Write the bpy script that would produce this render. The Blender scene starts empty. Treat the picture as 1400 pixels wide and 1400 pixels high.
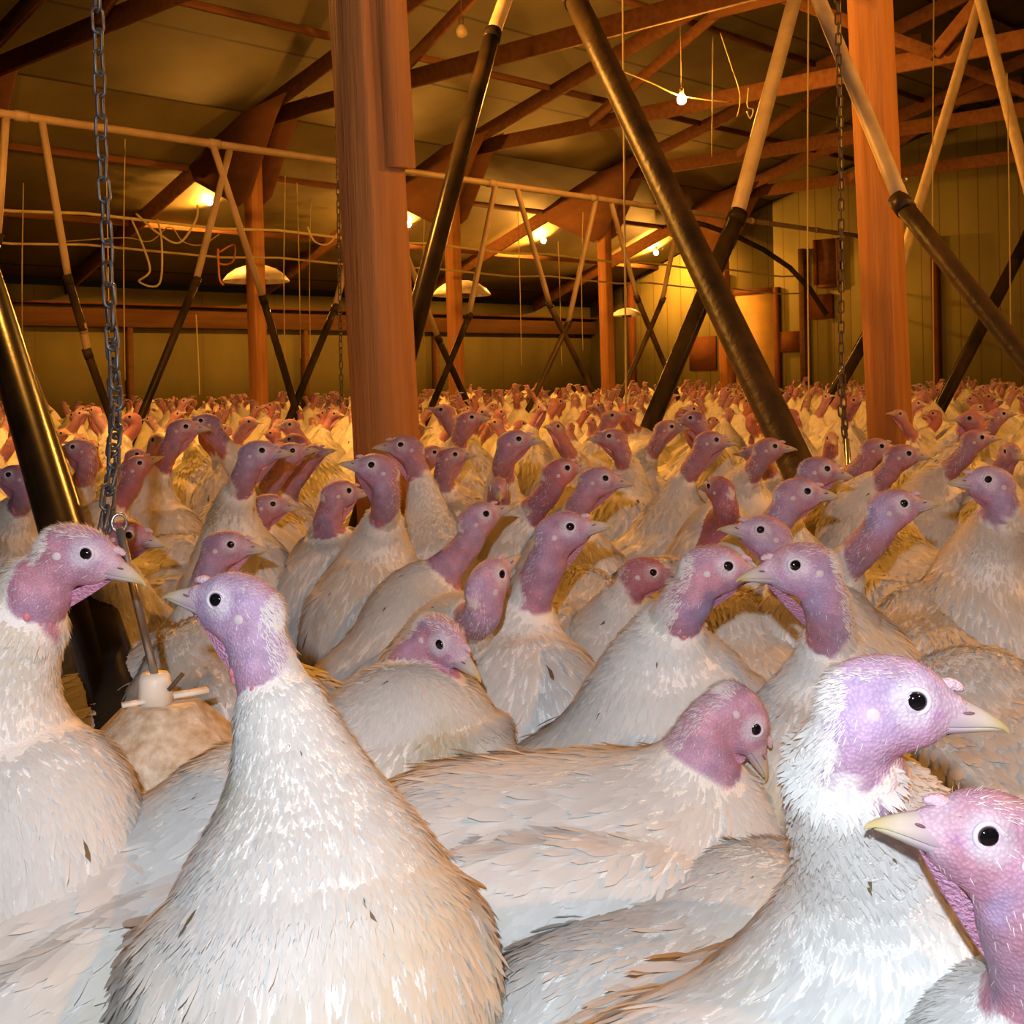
import bpy, math, random, time
import numpy as np
from mathutils import Vector, Matrix
T0 = time.time()
random.seed(7)
rng = np.random.default_rng(11)
SC = bpy.context.scene
COL = SC.collection
F_PX = 1700.0          # focal length in pixels of the 1400 px frame
HOR = 515.0            # image row of the horizon
CAM_Z = 0.90
ROLL = math.radians(1.2)
CR, SR = math.cos(ROLL), math.sin(ROLL)

# ------------------------------------------------------------------ camera
cd = bpy.data.cameras.new('camera')
cam = bpy.data.objects.new('camera', cd)
COL.objects.link(cam)
cd.sensor_width = 36.0
cd.lens = 36.0 * F_PX / 1400.0
cd.shift_y = -(700.0 - HOR) / 1400.0
cd.clip_start = 0.02
m = Matrix(((CR, SR, 0, 0), (0, 0, -1, 0), (-SR, CR, 0, CAM_Z), (0, 0, 0, 1)))
cam.matrix_world = m
SC.camera = cam

# ------------------------------------------------------------------ world, exposure
w = bpy.data.worlds.new('world'); SC.world = w; w.use_nodes = True
bg = w.node_tree.nodes['Background']
bg.inputs[0].default_value = (1.0, 0.55, 0.2, 1); bg.inputs[1].default_value = 0.004
SC.view_settings.view_transform = 'Standard'
SC.view_settings.look = 'None'
SC.view_settings.gamma = 1.0
SC.view_settings.use_curve_mapping = False
SC.view_settings.exposure = 0.0

# the photographer's flash, just above the lens
fl = bpy.data.lights.new('camera_flash', 'POINT')
fl.energy = 80.0; fl.shadow_soft_size = 0.012; fl.color = (0.80, 0.90, 1.0)
flo = bpy.data.objects.new('camera_flash', fl); COL.objects.link(flo)
flo.location = (-0.045, -0.17, CAM_Z + 0.16)

BULB_COL = (1.0, 0.40, 0.055)
BULB_STR = 4000.0      # emission strength of the glowing bulbs

def img(px, py, d):
    """world point seen at pixel (px,py) of the 1400 frame at distance d along the view"""
    dx = (px - 700.0) / F_PX; dy = (HOR - py) / F_PX
    return Vector((d * (CR * dx + SR * dy), d, CAM_Z + d * (-SR * dx + CR * dy)))

# barn frame: s runs along the barn, n across it
BA = math.radians(47.0)
U = Vector((math.cos(BA), math.sin(BA), 0)); NV = Vector((-math.sin(BA), math.cos(BA), 0))
def bp(s, n, z): return U * s + NV * n + Vector((0, 0, z))
def plane_n(px, py, n):
    d = n / ((img(px, py, 1.0) ).xy.dot(NV.xy)); return img(px, py, d)

# ------------------------------------------------------------------ materials
def mat(name, col, rough=0.7, metal=0.0, noise=None, bump=None, spec=0.3):
    """noise=(scale, colour2, amount, stretch) ; bump=(scale,strength,stretch)"""
    M = bpy.data.materials.new(name); M.use_nodes = True
    nt = M.node_tree; N = nt.nodes; L = nt.links
    b = N['Principled BSDF']
    b.inputs['Base Color'].default_value = (*col, 1)
    b.inputs['Roughness'].default_value = rough; b.inputs['Metallic'].default_value = metal
    b.inputs['Specular IOR Level'].default_value = spec
    tc = N.new('ShaderNodeTexCoord')
    if noise:
        mp = N.new('ShaderNodeMapping'); mp.inputs['Scale'].default_value = noise[3]
        L.new(tc.outputs['Object'], mp.inputs[0])
        nz = N.new('ShaderNodeTexNoise'); nz.inputs['Scale'].default_value = noise[0]; nz.inputs['Detail'].default_value = 6
        L.new(mp.outputs[0], nz.inputs[0])
        r = N.new('ShaderNodeValToRGB')
        r.color_ramp.elements[0].position = 0.5 - noise[2] / 2; r.color_ramp.elements[1].position = 0.5 + noise[2] / 2
        r.color_ramp.elements[0].color = (*col, 1); r.color_ramp.elements[1].color = (*noise[1], 1)
        L.new(nz.outputs['Fac'], r.inputs[0]); L.new(r.outputs[0], b.inputs['Base Color'])
    if bump:
        mp = N.new('ShaderNodeMapping'); mp.inputs['Scale'].default_value = bump[2]
        L.new(tc.outputs['Object'], mp.inputs[0])
        nz = N.new('ShaderNodeTexNoise'); nz.inputs['Scale'].default_value = bump[0]; nz.inputs['Detail'].default_value = 5
        L.new(mp.outputs[0], nz.inputs[0])
        bm_ = N.new('ShaderNodeBump'); bm_.inputs['Strength'].default_value = bump[1]; bm_.inputs['Distance'].default_value = 0.01
        L.new(nz.outputs['Fac'], bm_.inputs['Height']); L.new(bm_.outputs[0], b.inputs['Normal'])
    return M

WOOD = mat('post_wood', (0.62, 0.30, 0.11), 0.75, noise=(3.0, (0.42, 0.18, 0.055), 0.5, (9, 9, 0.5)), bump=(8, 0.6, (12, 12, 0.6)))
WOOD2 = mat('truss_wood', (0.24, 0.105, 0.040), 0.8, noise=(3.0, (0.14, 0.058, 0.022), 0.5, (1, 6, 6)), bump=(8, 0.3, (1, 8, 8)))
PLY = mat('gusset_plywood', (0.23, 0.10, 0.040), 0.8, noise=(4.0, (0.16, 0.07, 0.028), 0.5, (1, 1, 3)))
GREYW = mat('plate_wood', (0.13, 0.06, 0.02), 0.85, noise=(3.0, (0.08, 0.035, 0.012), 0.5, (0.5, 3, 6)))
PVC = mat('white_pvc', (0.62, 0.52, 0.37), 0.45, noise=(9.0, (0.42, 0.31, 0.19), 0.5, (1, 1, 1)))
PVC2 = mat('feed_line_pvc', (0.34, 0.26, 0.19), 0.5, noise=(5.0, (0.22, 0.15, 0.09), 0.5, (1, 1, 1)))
BLACKP = mat('black_tube', (0.013, 0.012, 0.011), 0.24, noise=(7.0, (0.045, 0.030, 0.016), 0.35, (1, 1, 0.4)), bump=(30, 0.05, (1, 1, 1)), spec=0.04)
DUSTP = mat('dusty_tube', (0.028, 0.021, 0.014), 0.42, noise=(9.0, (0.085, 0.05, 0.022), 0.35, (1, 1, 0.4)), bump=(40, 0.3, (1, 1, 1)), spec=0.2)
CHAIN = mat('zinc_chain', (0.16, 0.18, 0.21), 0.45, metal=0.65, noise=(60.0, (0.11, 0.08, 0.06), 0.4, (1, 1, 1)))
RUST = mat('dark_chain', (0.11, 0.075, 0.045), 0.6, metal=0.4)
STEEL = mat('steel', (0.55, 0.56, 0.60), 0.3, metal=0.85, noise=(40.0, (0.30, 0.27, 0.25), 0.3, (1, 1, 0.3)))
CORD = mat('cord', (0.42, 0.33, 0.14), 0.7)
CORDY = mat('hose', (0.55, 0.46, 0.20), 0.6)
CORDR = mat('red_hose', (0.50, 0.17, 0.06), 0.6)
DOME = mat('dome_metal', (0.92, 0.90, 0.84), 0.4, noise=(8.0, (0.6, 0.5, 0.36), 0.4, (1, 1, 1)))
DOORM = mat('door_paint', (0.56, 0.37, 0.12), 0.6, noise=(2.0, (0.44, 0.28, 0.08), 0.5, (1, 1, 3)))
BOARD = mat('brown_board', (0.16, 0.055, 0.018), 0.8, noise=(3.0, (0.11, 0.04, 0.014), 0.5, (1, 1, 1)))
LITTER = mat('litter', (0.10, 0.055, 0.025), 0.95, noise=(30.0, (0.19, 0.11, 0.05), 0.4, (1, 1, 1)), bump=(60, 1.0, (1, 1, 1)))
DRINK = mat('drinker_plastic', (0.70, 0.62, 0.50), 0.5, noise=(75.0, (0.42, 0.30, 0.18), 0.42, (1, 1, 1)), bump=(90, 0.25, (1, 1, 1)))
DRINKW = mat('drinker_cap', (0.74, 0.70, 0.62), 0.4)
SOCK = mat('socket', (0.10, 0.07, 0.04), 0.6)
DEADB = mat('unlit_glass', (0.45, 0.36, 0.22), 0.2)

def panel_mat(name, c1, c2, seam, axis, pitch, sw=0.02, dirt=(0.05, 0.03, 0.01)):
    """sheet or board cladding: seams every `pitch` metres along object axis"""
    M = bpy.data.materials.new(name); M.use_nodes = True
    nt = M.node_tree; N = nt.nodes; L = nt.links; b = N['Principled BSDF']
    b.inputs['Roughness'].default_value = 0.75; b.inputs['Specular IOR Level'].default_value = 0.2
    tc = N.new('ShaderNodeTexCoord'); sx = N.new('ShaderNodeSeparateXYZ'); L.new(tc.outputs['Object'], sx.inputs[0])
    d = N.new('ShaderNodeMath'); d.operation = 'DIVIDE'; L.new(sx.outputs[axis], d.inputs[0]); d.inputs[1].default_value = pitch
    fr = N.new('ShaderNodeMath'); fr.operation = 'FRACT'; L.new(d.outputs[0], fr.inputs[0])
    lt = N.new('ShaderNodeMath'); lt.operation = 'LESS_THAN'; L.new(fr.outputs[0], lt.inputs[0]); lt.inputs[1].default_value = sw / pitch
    nz = N.new('ShaderNodeTexNoise'); nz.inputs['Scale'].default_value = 1.3; nz.inputs['Detail'].default_value = 7
    mp = N.new('ShaderNodeMapping'); mp.inputs['Scale'].default_value = (1.2, 1.2, 0.5); L.new(tc.outputs['Object'], mp.inputs[0]); L.new(mp.outputs[0], nz.inputs[0])
    r = N.new('ShaderNodeValToRGB'); r.color_ramp.elements[0].position = 0.33; r.color_ramp.elements[1].position = 0.7
    r.color_ramp.elements[0].color = (*c1, 1); r.color_ramp.elements[1].color = (*c2, 1); L.new(nz.outputs['Fac'], r.inputs[0])
    mx = N.new('ShaderNodeMix'); mx.data_type = 'RGBA'
    L.new(lt.outputs[0], mx.inputs['Factor']); L.new(r.outputs[0], mx.inputs['A']); mx.inputs['B'].default_value = (*seam, 1)
    L.new(mx.outputs['Result'], b.inputs['Base Color'])
    bu = N.new('ShaderNodeBump'); bu.invert = True; bu.inputs['Strength'].default_value = 0.5; bu.inputs['Distance'].default_value = 0.02
    L.new(lt.outputs[0], bu.inputs['Height']); L.new(bu.outputs[0], b.inputs['Normal'])
    return M
CEIL = panel_mat('ceiling_sheet', (0.115, 0.095, 0.038), (0.17, 0.14, 0.055), (0.045, 0.035, 0.015), 'Y', 1.22, 0.035)
WALLO = panel_mat('side_wall_sheet', (0.12, 0.105, 0.04), (0.17, 0.15, 0.055), (0.13, 0.09, 0.03), 'X', 1.22, 0.02)
WALLE = panel_mat('end_wall_boards', (0.20, 0.185, 0.07), (0.28, 0.255, 0.095), (0.17, 0.12, 0.04), 'Y', 0.30, 0.018)

def attr_mat(name, feather):
    M = bpy.data.materials.new(name); M.use_nodes = True
    nt = M.node_tree; N = nt.nodes; L = nt.links; b = N['Principled BSDF']
    at = N.new('ShaderNodeAttribute'); at.attribute_name = 'Col'
    tc = N.new('ShaderNodeTexCoord')
    if feather:
        b.inputs['Roughness'].default_value = 0.8; b.inputs['Specular IOR Level'].default_value = 0.12
        L.new(at.outputs['Color'], b.inputs['Base Color'])
        tr = N.new('ShaderNodeBsdfTranslucent'); L.new(at.outputs['Color'], tr.inputs[0])
        ms = N.new('ShaderNodeMixShader'); ms.inputs[0].default_value = 0.28
        L.new(b.outputs[0], ms.inputs[1]); L.new(tr.outputs[0], ms.inputs[2])
        L.new(ms.outputs[0], N['Material Output'].inputs[0])
        return M
    # skin and down: pebbled skin where alpha (skin mask) is 1
    b.inputs['Roughness'].default_value = 0.55; b.inputs['Specular IOR Level'].default_value = 0.3
    vo = N.new('ShaderNodeTexVoronoi'); vo.inputs['Scale'].default_value = 430; L.new(tc.outputs['Object'], vo.inputs[0])
    nz = N.new('ShaderNodeTexNoise'); nz.inputs['Scale'].default_value = 60; nz.inputs['Detail'].default_value = 4
    L.new(tc.outputs['Object'], nz.inputs[0])
    r = N.new('ShaderNodeMapRange'); r.inputs['From Min'].default_value = 0.3; r.inputs['From Max'].default_value = 0.7
    r.inputs['To Min'].default_value = 0.84; r.inputs['To Max'].default_value = 1.14
    L.new(nz.outputs['Fac'], r.inputs[0])
    r2 = N.new('ShaderNodeMapRange'); r2.inputs['From Min'].default_value = 0.0; r2.inputs['From Max'].default_value = 0.6
    r2.inputs['To Min'].default_value = 1.12; r2.inputs['To Max'].default_value = 0.86; L.new(vo.outputs['Distance'], r2.inputs[0])
    mu = N.new('ShaderNodeMath'); mu.operation = 'MULTIPLY'; L.new(r.outputs[0], mu.inputs[0]); L.new(r2.outputs[0], mu.inputs[1])
    mm = N.new('ShaderNodeMix'); mm.data_type = 'FLOAT'; mm.inputs['A'].default_value = 1.0
    L.new(at.outputs['Alpha'], mm.inputs['Factor']); L.new(mu.outputs[0], mm.inputs['B'])
    vm = N.new('ShaderNodeVectorMath'); vm.operation = 'SCALE'; L.new(at.outputs['Color'], vm.inputs[0]); L.new(mm.outputs[0], vm.inputs['Scale'])
    L.new(vm.outputs[0], b.inputs['Base Color'])
    bu = N.new('ShaderNodeBump'); bu.invert = True; bu.inputs['Strength'].default_value = 0.5; bu.inputs['Distance'].default_value = 0.0012
    L.new(vo.outputs['Distance'], bu.inputs['Height']); L.new(bu.outputs[0], b.inputs['Normal'])
    return M
FEATH = attr_mat('feather', True)
SKIN = attr_mat('skin', False)
EYEM = mat('eye_pupil', (0.004, 0.004, 0.006), 0.06, spec=0.7)
IRIS = mat('eye_iris', (0.035, 0.025, 0.022), 0.12, spec=0.6)
LID = mat('eyelid', (0.60, 0.52, 0.62), 0.5)
PATCH = mat('ear_skin', (0.58, 0.52, 0.52), 0.6, noise=(220.0, (0.52, 0.42, 0.48), 0.5, (1, 1, 1)))
SNOOD = mat('snood_skin', (0.60, 0.38, 0.46), 0.55, noise=(150.0, (0.68, 0.50, 0.55), 0.5, (1, 1, 1)), bump=(400, 0.5, (1, 1, 1)))
WATT = mat('wattle_skin', (0.72, 0.28, 0.44), 0.55, noise=(90.0, (0.66, 0.36, 0.56), 0.4, (1, 1, 1)), bump=(350, 0.8, (1, 1, 1)))
WATTR = mat('caruncle_skin', (0.60, 0.14, 0.17), 0.5, noise=(150.0, (0.62, 0.26, 0.30), 0.5, (1, 1, 1)))
BEAKM = attr_mat('beak_horn', True)
NOST = mat('nostril_skin', (0.20, 0.09, 0.10), 0.7)

# ------------------------------------------------------------------ mesh helpers
def mesh_np(name, V, Fl, mats, smooth=True, col=None, mi=None):
    """V (n,3); Fl list of face index arrays (each (k,3) or (k,4))"""
    me = bpy.data.meshes.new(name)
    V = np.asarray(V, np.float32)
    loops = np.concatenate([f.ravel() for f in Fl]).astype(np.int32)
    cnt = np.concatenate([np.full(len(f), f.shape[1], np.int32) for f in Fl])
    st = np.concatenate([[0], np.cumsum(cnt)[:-1]]).astype(np.int32)
    me.vertices.add(len(V)); me.vertices.foreach_set('co', V.ravel())
    me.loops.add(len(loops)); me.loops.foreach_set('vertex_index', loops)
    me.polygons.add(len(cnt)); me.polygons.foreach_set('loop_start', st); me.polygons.foreach_set('loop_total', cnt)
    if smooth: me.polygons.foreach_set('use_smooth', np.ones(len(cnt), bool))
    for M in mats: me.materials.append(M)
    if mi is not None: me.polygons.foreach_set('material_index', np.asarray(mi, np.int32))
    if col is not None:
        a = me.color_attributes.new('Col', 'FLOAT_COLOR', 'POINT')
        a.data.foreach_set('color', np.asarray(col, np.float32).ravel())
    me.update(calc_edges=True)
    return me
def link(name, me, parent=None, loc=None):
    o = bpy.data.objects.new(name, me); COL.objects.link(o)
    if parent: o.parent = parent
    if loc is not None: o.location = loc
    return o
def empty(name, loc=(0, 0, 0), rz=0):
    o = bpy.data.objects.new(name, None); COL.objects.link(o); o.location = loc; o.rotation_euler = (0, 0, rz)
    o.empty_display_size = 0.1
    return o
def tag(o, label=None, cat=None, group=None, kind=None):
    if label: o['label'] = label
    if cat: o['category'] = cat
    if group: o['group'] = group
    if kind: o['kind'] = kind
    return o

class MB:
    """collects simple solids"""
    def __init__(s): s.v = []; s.f4 = []; s.f3 = []
    def add(s, V, F):
        n = len(s.v); s.v.extend([tuple(p) for p in V])
        for f in F: (s.f4 if len(f) == 4 else s.f3).append(tuple(i + n for i in f))
    def box(s, a, b, rot=None):
        (x0, y0, z0), (x1, y1, z1) = a, b
        V = [(x, y, z) for z in (z0, z1) for y in (y0, y1) for x in (x0, x1)]
        s.add(V, [(0, 2, 3, 1), (4, 5, 7, 6), (0, 1, 5, 4), (2, 6, 7, 3), (0, 4, 6, 2), (1, 3, 7, 5)]); return s
    def beam(s, a, b, w, h, up=(0, 0, 1), bev=0.006):
        """bar with bevelled edges from a to b; w across, h along up"""
        a, b = Vector(a), Vector(b); d = (b - a).normalized(); sd = d.cross(Vector(up))
        if sd.length < 1e-4: sd = d.cross(Vector((1, 0, 0)))
        sd.normalize(); u = sd.cross(d)
        w /= 2; h /= 2; c = min(bev, w * .4, h * .4)
        prof = [(-w + c, -h), (w - c, -h), (w, -h + c), (w, h - c), (w - c, h), (-w + c, h), (-w, h - c), (-w, -h + c)]
        V = [p + sd * x + u * y for p in (a, b) for x, y in prof]
        k = 8; n = len(s.v); s.v.extend([tuple(p) for p in V])
        for i in range(k): s.f4.append((n + i, n + (i + 1) % k, n + k + (i + 1) % k, n + k + i))
        for o in (0, k):
            q = [n + o + i for i in range(k)]
            if o == 0: q = q[::-1]
            s.f4 += [(q[0], q[1], q[2], q[7]), (q[7], q[2], q[3], q[6]), (q[6], q[3], q[4], q[5])]
        return s
    def tube(s, pts, r, k=12, cap=True):
        pts = [Vector(p) for p in pts]; rs = r if isinstance(r, (list, tuple)) else [r] * len(pts)
        n = len(s.v); prev = None
        for i, p in enumerate(pts):
            d = (pts[min(i + 1, len(pts) - 1)] - pts[max(i - 1, 0)]).normalized()
            if prev is None:
                a = d.cross(Vector((0, 0, 1)))
                if a.length < .1: a = d.cross(Vector((1, 0, 0)))
            else: a = prev - d * prev.dot(d)
            a.normalize(); prev = a; b = d.cross(a)
            for j in range(k):
                t = 2 * math.pi * j / k; s.v.append(tuple(p + (a * math.cos(t) + b * math.sin(t)) * rs[i]))
        for i in range(len(pts) - 1):
            for j in range(k):
                j2 = (j + 1) % k
                s.f4.append((n + i * k + j, n + i * k + j2, n + (i + 1) * k + j2, n + (i + 1) * k + j))
        if cap:
            for o, fl_ in ((0, True), ((len(pts) - 1) * k, False)):
                c = len(s.v); P = pts[0] if fl_ else pts[-1]; s.v.append(tuple(P))
                for j in range(k):
                    t = (n + o + j, n + o + (j + 1) % k, c)
                    s.f3.append(t[::-1] if fl_ else t)
        return s
    def lathe(s, prof, c=(0, 0, 0), k=32):
        n = len(s.v)
        for r, z in prof:
            for j in range(k):
                t = 2 * math.pi * j / k; s.v.append((c[0] + r * math.cos(t), c[1] + r * math.sin(t), c[2] + z))
        for i in range(len(prof) - 1):
            for j in range(k):
                j2 = (j + 1) % k
                s.f4.append((n + i * k + j, n + i * k + j2, n + (i + 1) * k + j2, n + (i + 1) * k + j))
        return s
    def torus(s, c, ax1, ax2, r1, r2, rt, k=16, kk=6, stretch=0):
        """oval ring: in plane ax1/ax2 with radii r1/r2"""
        c = Vector(c); a = Vector(ax1).normalized(); b = Vector(ax2).normalized(); nn = a.cross(b)
        n = len(s.v)
        for i in range(k):
            t = 2 * math.pi * i / k; ct, st_ = math.cos(t), math.sin(t)
            p = c + a * (ct * r1) + b * (st_ * r2 + (stretch if st_ > 0 else -stretch))
            o = (a * (ct * r2) + b * (st_ * r1)).normalized()
            for j in range(kk):
                q = 2 * math.pi * j / kk; s.v.append(tuple(p + (o * math.cos(q) + nn * math.sin(q)) * rt))
        for i in range(k):
            for j in range(kk):
                i2, j2 = (i + 1) % k, (j + 1) % kk
                s.f4.append((n + i * kk + j, n + i2 * kk + j, n + i2 * kk + j2, n + i * kk + j2))
        return s
    def ball(s, c, r, k=12, sc=(1, 1, 1)):
        prof = [(math.sin(math.pi * i / k), -math.cos(math.pi * i / k)) for i in range(k + 1)]
        n = len(s.v); s.lathe(prof, (0, 0, 0), k * 2)
        for i in range(n, len(s.v)):
            x, y, z = s.v[i]; s.v[i] = (c[0] + x * r * sc[0], c[1] + y * r * sc[1], c[2] + z * r * sc[2])
        return s
    def mesh(s, name, M, smooth=False, col=None):
        Fl = []
        if s.f4: Fl.append(np.array(s.f4, np.int32))
        if s.f3: Fl.append(np.array(s.f3, np.int32))
        return mesh_np(name, s.v, Fl, [M] if not isinstance(M, list) else M, smooth, col)
    def build(s, name, M, parent=None, smooth=False, loc=None):
        return link(name, s.mesh(name, M, smooth), parent, loc)
def barn(o): o.rotation_euler = (0, 0, BA); return o

# ------------------------------------------------------------------ the barn
S0, S1, N0, N1 = -7.0, 18.3, -10.0, 15.0
NB, NA = 11.0, 2.5
ZB = 3.62; ZEAVE = 2.12; ZR = ZB + 0.27 * (NB - NA)
def roof_z(n):
    if n > NB: return ZB + (ZEAVE - ZB) * (n - NB) / (N1 - NB)
    if n > NA: return ZB + (ZR - ZB) * (NB - n) / (NB - NA)
    n2 = 2 * NA - n
    return ZB + (ZR - ZB) * (NB - n2) / (NB - NA) if n2 < NB else ZB + (ZEAVE - ZB) * (n2 - NB) / (N1 - NB)
tag(barn(MB().box((S0, N0, -0.1), (S1, N1, 0)).build('floor', LITTER)), kind='structure')
tag(barn(MB().box((S0, N1, 0), (S1 + .15, N1 + .15, ZEAVE + .06)).build('wall_left', WALLO)), kind='structure')
mbw = MB()
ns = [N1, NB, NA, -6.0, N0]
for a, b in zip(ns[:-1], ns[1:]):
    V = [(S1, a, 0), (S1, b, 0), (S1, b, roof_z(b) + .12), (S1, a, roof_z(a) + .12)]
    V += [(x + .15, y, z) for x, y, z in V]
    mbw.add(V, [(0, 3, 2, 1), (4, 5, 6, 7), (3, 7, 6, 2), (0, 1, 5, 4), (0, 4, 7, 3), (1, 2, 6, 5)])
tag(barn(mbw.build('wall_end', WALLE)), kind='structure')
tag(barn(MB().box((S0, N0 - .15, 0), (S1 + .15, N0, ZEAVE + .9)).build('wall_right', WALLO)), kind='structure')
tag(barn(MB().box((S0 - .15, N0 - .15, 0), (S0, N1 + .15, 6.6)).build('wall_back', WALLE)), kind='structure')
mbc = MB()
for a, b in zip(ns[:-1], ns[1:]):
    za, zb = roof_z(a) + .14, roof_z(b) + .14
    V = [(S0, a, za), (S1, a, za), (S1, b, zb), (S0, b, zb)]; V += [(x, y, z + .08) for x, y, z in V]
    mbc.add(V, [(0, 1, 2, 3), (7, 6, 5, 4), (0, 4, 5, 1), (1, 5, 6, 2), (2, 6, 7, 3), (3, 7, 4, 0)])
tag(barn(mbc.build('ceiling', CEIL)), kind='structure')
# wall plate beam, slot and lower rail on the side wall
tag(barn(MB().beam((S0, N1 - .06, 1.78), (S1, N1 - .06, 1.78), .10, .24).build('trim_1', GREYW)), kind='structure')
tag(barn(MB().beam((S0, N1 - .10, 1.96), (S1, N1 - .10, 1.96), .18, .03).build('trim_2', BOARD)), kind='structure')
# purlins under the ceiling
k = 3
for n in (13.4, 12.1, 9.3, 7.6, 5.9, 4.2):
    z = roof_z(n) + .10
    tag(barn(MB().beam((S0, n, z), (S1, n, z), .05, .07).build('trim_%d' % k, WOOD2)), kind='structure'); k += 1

# posts of the near row and the row by the wall
def post(s, n, w, ztop, lean, label, nm='support_post'):
    base = bp(s, n, 0); o = empty(nm, base, BA)
    mb = MB(); L = Vector((lean[0], lean[1], 0))
    a = Vector((0, 0, 0)); b = Matrix.Rotation(-BA, 3, 'Z') @ (L * ztop) + Vector((0, 0, ztop))
    mb.beam(a, b, w, w, up=(1, 0, 0), bev=0.009); mb.build('timber', WOOD, o)
    return o, b
pA = []
for i, (s, lab) in enumerate([(2.22, 'thick rough timber post between the chain and the slanting black tube, birds at its foot'),
                   (5.13, 'timber post behind the second chain, crossed by the pale sloping feed tube')]):
    o, b = post(s, NA, (0.135, 0.15)[i], roof_z(NA), (-0.034 if i == 0 else -0.026, 0), lab)
    tag(o, lab, 'post', 'timber posts')
    # bolts and short side timber on the near post
    m2 = MB(); a = Vector((0, 0, 0))
    if i == 0:
        lv = (b - a) / b.z; c0 = Vector((.030, -.084, 0)); m2.beam(c0 + lv * 1.46, c0 + lv * 3.9 + Vector((0, 0, 0)), .085, .034, up=(0, 1, 0)); m2.build('side_board', WOOD, o)
    else:
        m2.ball((0.0, -0.08, 1.72), 0.014, 8, (1, .5, 1)); m2.build('bolt', STEEL, o, smooth=True)
blabs = ['timber post left of the thick post, standing behind the white dome heater', 'slim timber post seen just right of the thick post, under a gusset',
         'slim timber post left of the slanting black tube, near the far lamps', 'timber post hidden far along the row by the end wall']
for i, s in enumerate([7.85, 10.8, 13.8, 16.8]):
    o, b = post(s, NB, 0.15, ZB, (-0.008, 0), ''); tag(o, blabs[i], 'post', 'timber posts')
tag(post(4.85, NB, .15, ZB, (0, 0), '')[0], 'timber post beyond the left edge holding the first truss', 'post', 'timber posts')

# trusses
tl = ['roof truss crossing the upper left corner', 'dark roof truss running from the thick post up over the black tubes', 'brightly lit roof truss behind the large hanging lamp',
      'dim roof truss behind the right timber post', 'faint roof truss closest to the end wall']
for i, s in enumerate([4.85, 7.85, 10.8, 13.8, 16.8]):
    o = empty('roof_truss', bp(s, NB, 0), BA); tag(o, tl[i], 'truss', 'roof trusses')
    zc = ZB + .10
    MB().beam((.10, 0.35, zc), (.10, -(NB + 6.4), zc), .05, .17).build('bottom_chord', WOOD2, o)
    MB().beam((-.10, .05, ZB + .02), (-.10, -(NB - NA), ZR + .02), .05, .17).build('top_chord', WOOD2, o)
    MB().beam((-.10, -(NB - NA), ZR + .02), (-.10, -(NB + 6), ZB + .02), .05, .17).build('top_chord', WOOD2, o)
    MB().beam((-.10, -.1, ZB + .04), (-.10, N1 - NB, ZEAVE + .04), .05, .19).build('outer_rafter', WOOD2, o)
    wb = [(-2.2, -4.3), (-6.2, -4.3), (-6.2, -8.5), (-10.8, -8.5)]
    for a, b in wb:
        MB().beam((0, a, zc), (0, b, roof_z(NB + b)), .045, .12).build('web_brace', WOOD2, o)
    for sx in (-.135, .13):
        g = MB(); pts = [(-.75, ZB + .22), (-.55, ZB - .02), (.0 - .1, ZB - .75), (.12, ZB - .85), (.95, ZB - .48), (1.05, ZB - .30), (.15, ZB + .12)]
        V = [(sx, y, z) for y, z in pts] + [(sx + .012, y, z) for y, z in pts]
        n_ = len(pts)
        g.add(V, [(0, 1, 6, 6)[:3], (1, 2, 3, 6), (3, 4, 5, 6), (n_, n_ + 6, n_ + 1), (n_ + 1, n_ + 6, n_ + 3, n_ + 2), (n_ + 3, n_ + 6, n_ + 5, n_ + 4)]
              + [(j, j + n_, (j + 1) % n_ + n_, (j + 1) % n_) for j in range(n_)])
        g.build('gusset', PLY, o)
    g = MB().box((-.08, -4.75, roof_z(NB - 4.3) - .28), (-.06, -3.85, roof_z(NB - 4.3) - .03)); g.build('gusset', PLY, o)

# end wall: door, boards, curtain
def on_end(px, py):   # point on the end wall under a pixel, in barn coordinates
    v = img(px, py, 1.0) - Vector((0, 0, CAM_Z)); d = (S1 - .0) / v.dot(U); P = v * d
    return P.dot(NV), P.z + CAM_Z
dn0, dz = on_end(1006, 404); dn1, _ = on_end(1060, 404)
do = empty('door_1', (0, 0, 0), BA); do['kind'] = 'structure'
MB().box((S1 - .05, dn1, 0), (S1 - .02, dn0, dz)).build('door_leaf', DOORM, do)
fr = MB(); fr.box((S1 - .07, dn0, 0), (S1, dn0 + .09, dz + .09)); fr.box((S1 - .07, dn1 - .09, 0), (S1, dn1, dz + .09)); fr.box((S1 - .07, dn1, dz), (S1, dn0, dz + .09))
fr.build('door_frame', BOARD, do)
MB().ball((S1 - .09, dn0 - .09, 1.0), .03, 8).build('door_knob', STEEL, do, smooth=True)
for (x0, y0, x1, y1, lab) in [(944, 461, 981, 506, 'dark brown square hatch board left of the pale door'), (1062, 454, 1099, 480, 'dark brown board right of the pale door'),
                              (1100, 404, 1140, 435, 'brown board fixed high on the end wall, right of the door')]:
    a, z1 = on_end(x0, y0); b, z0 = on_end(x1, y1)
    o = MB().box((S1 - .05, b, z0), (S1 - .01, a, z1)).build('wall_board', BOARD); barn(o); tag(o, lab, 'board', 'boards on the end wall')
a, z1 = on_end(1118, 328); b, z0 = on_end(1146, 388)
o = empty('shuttered_opening', (0, 0, 0), BA); tag(o, 'small brown framed opening high on the end wall right of the door', 'vent')
MB().box((S1 - .03, b, z0), (S1 - .01, a, z1)).build('shutter', GREYW, o)
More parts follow.
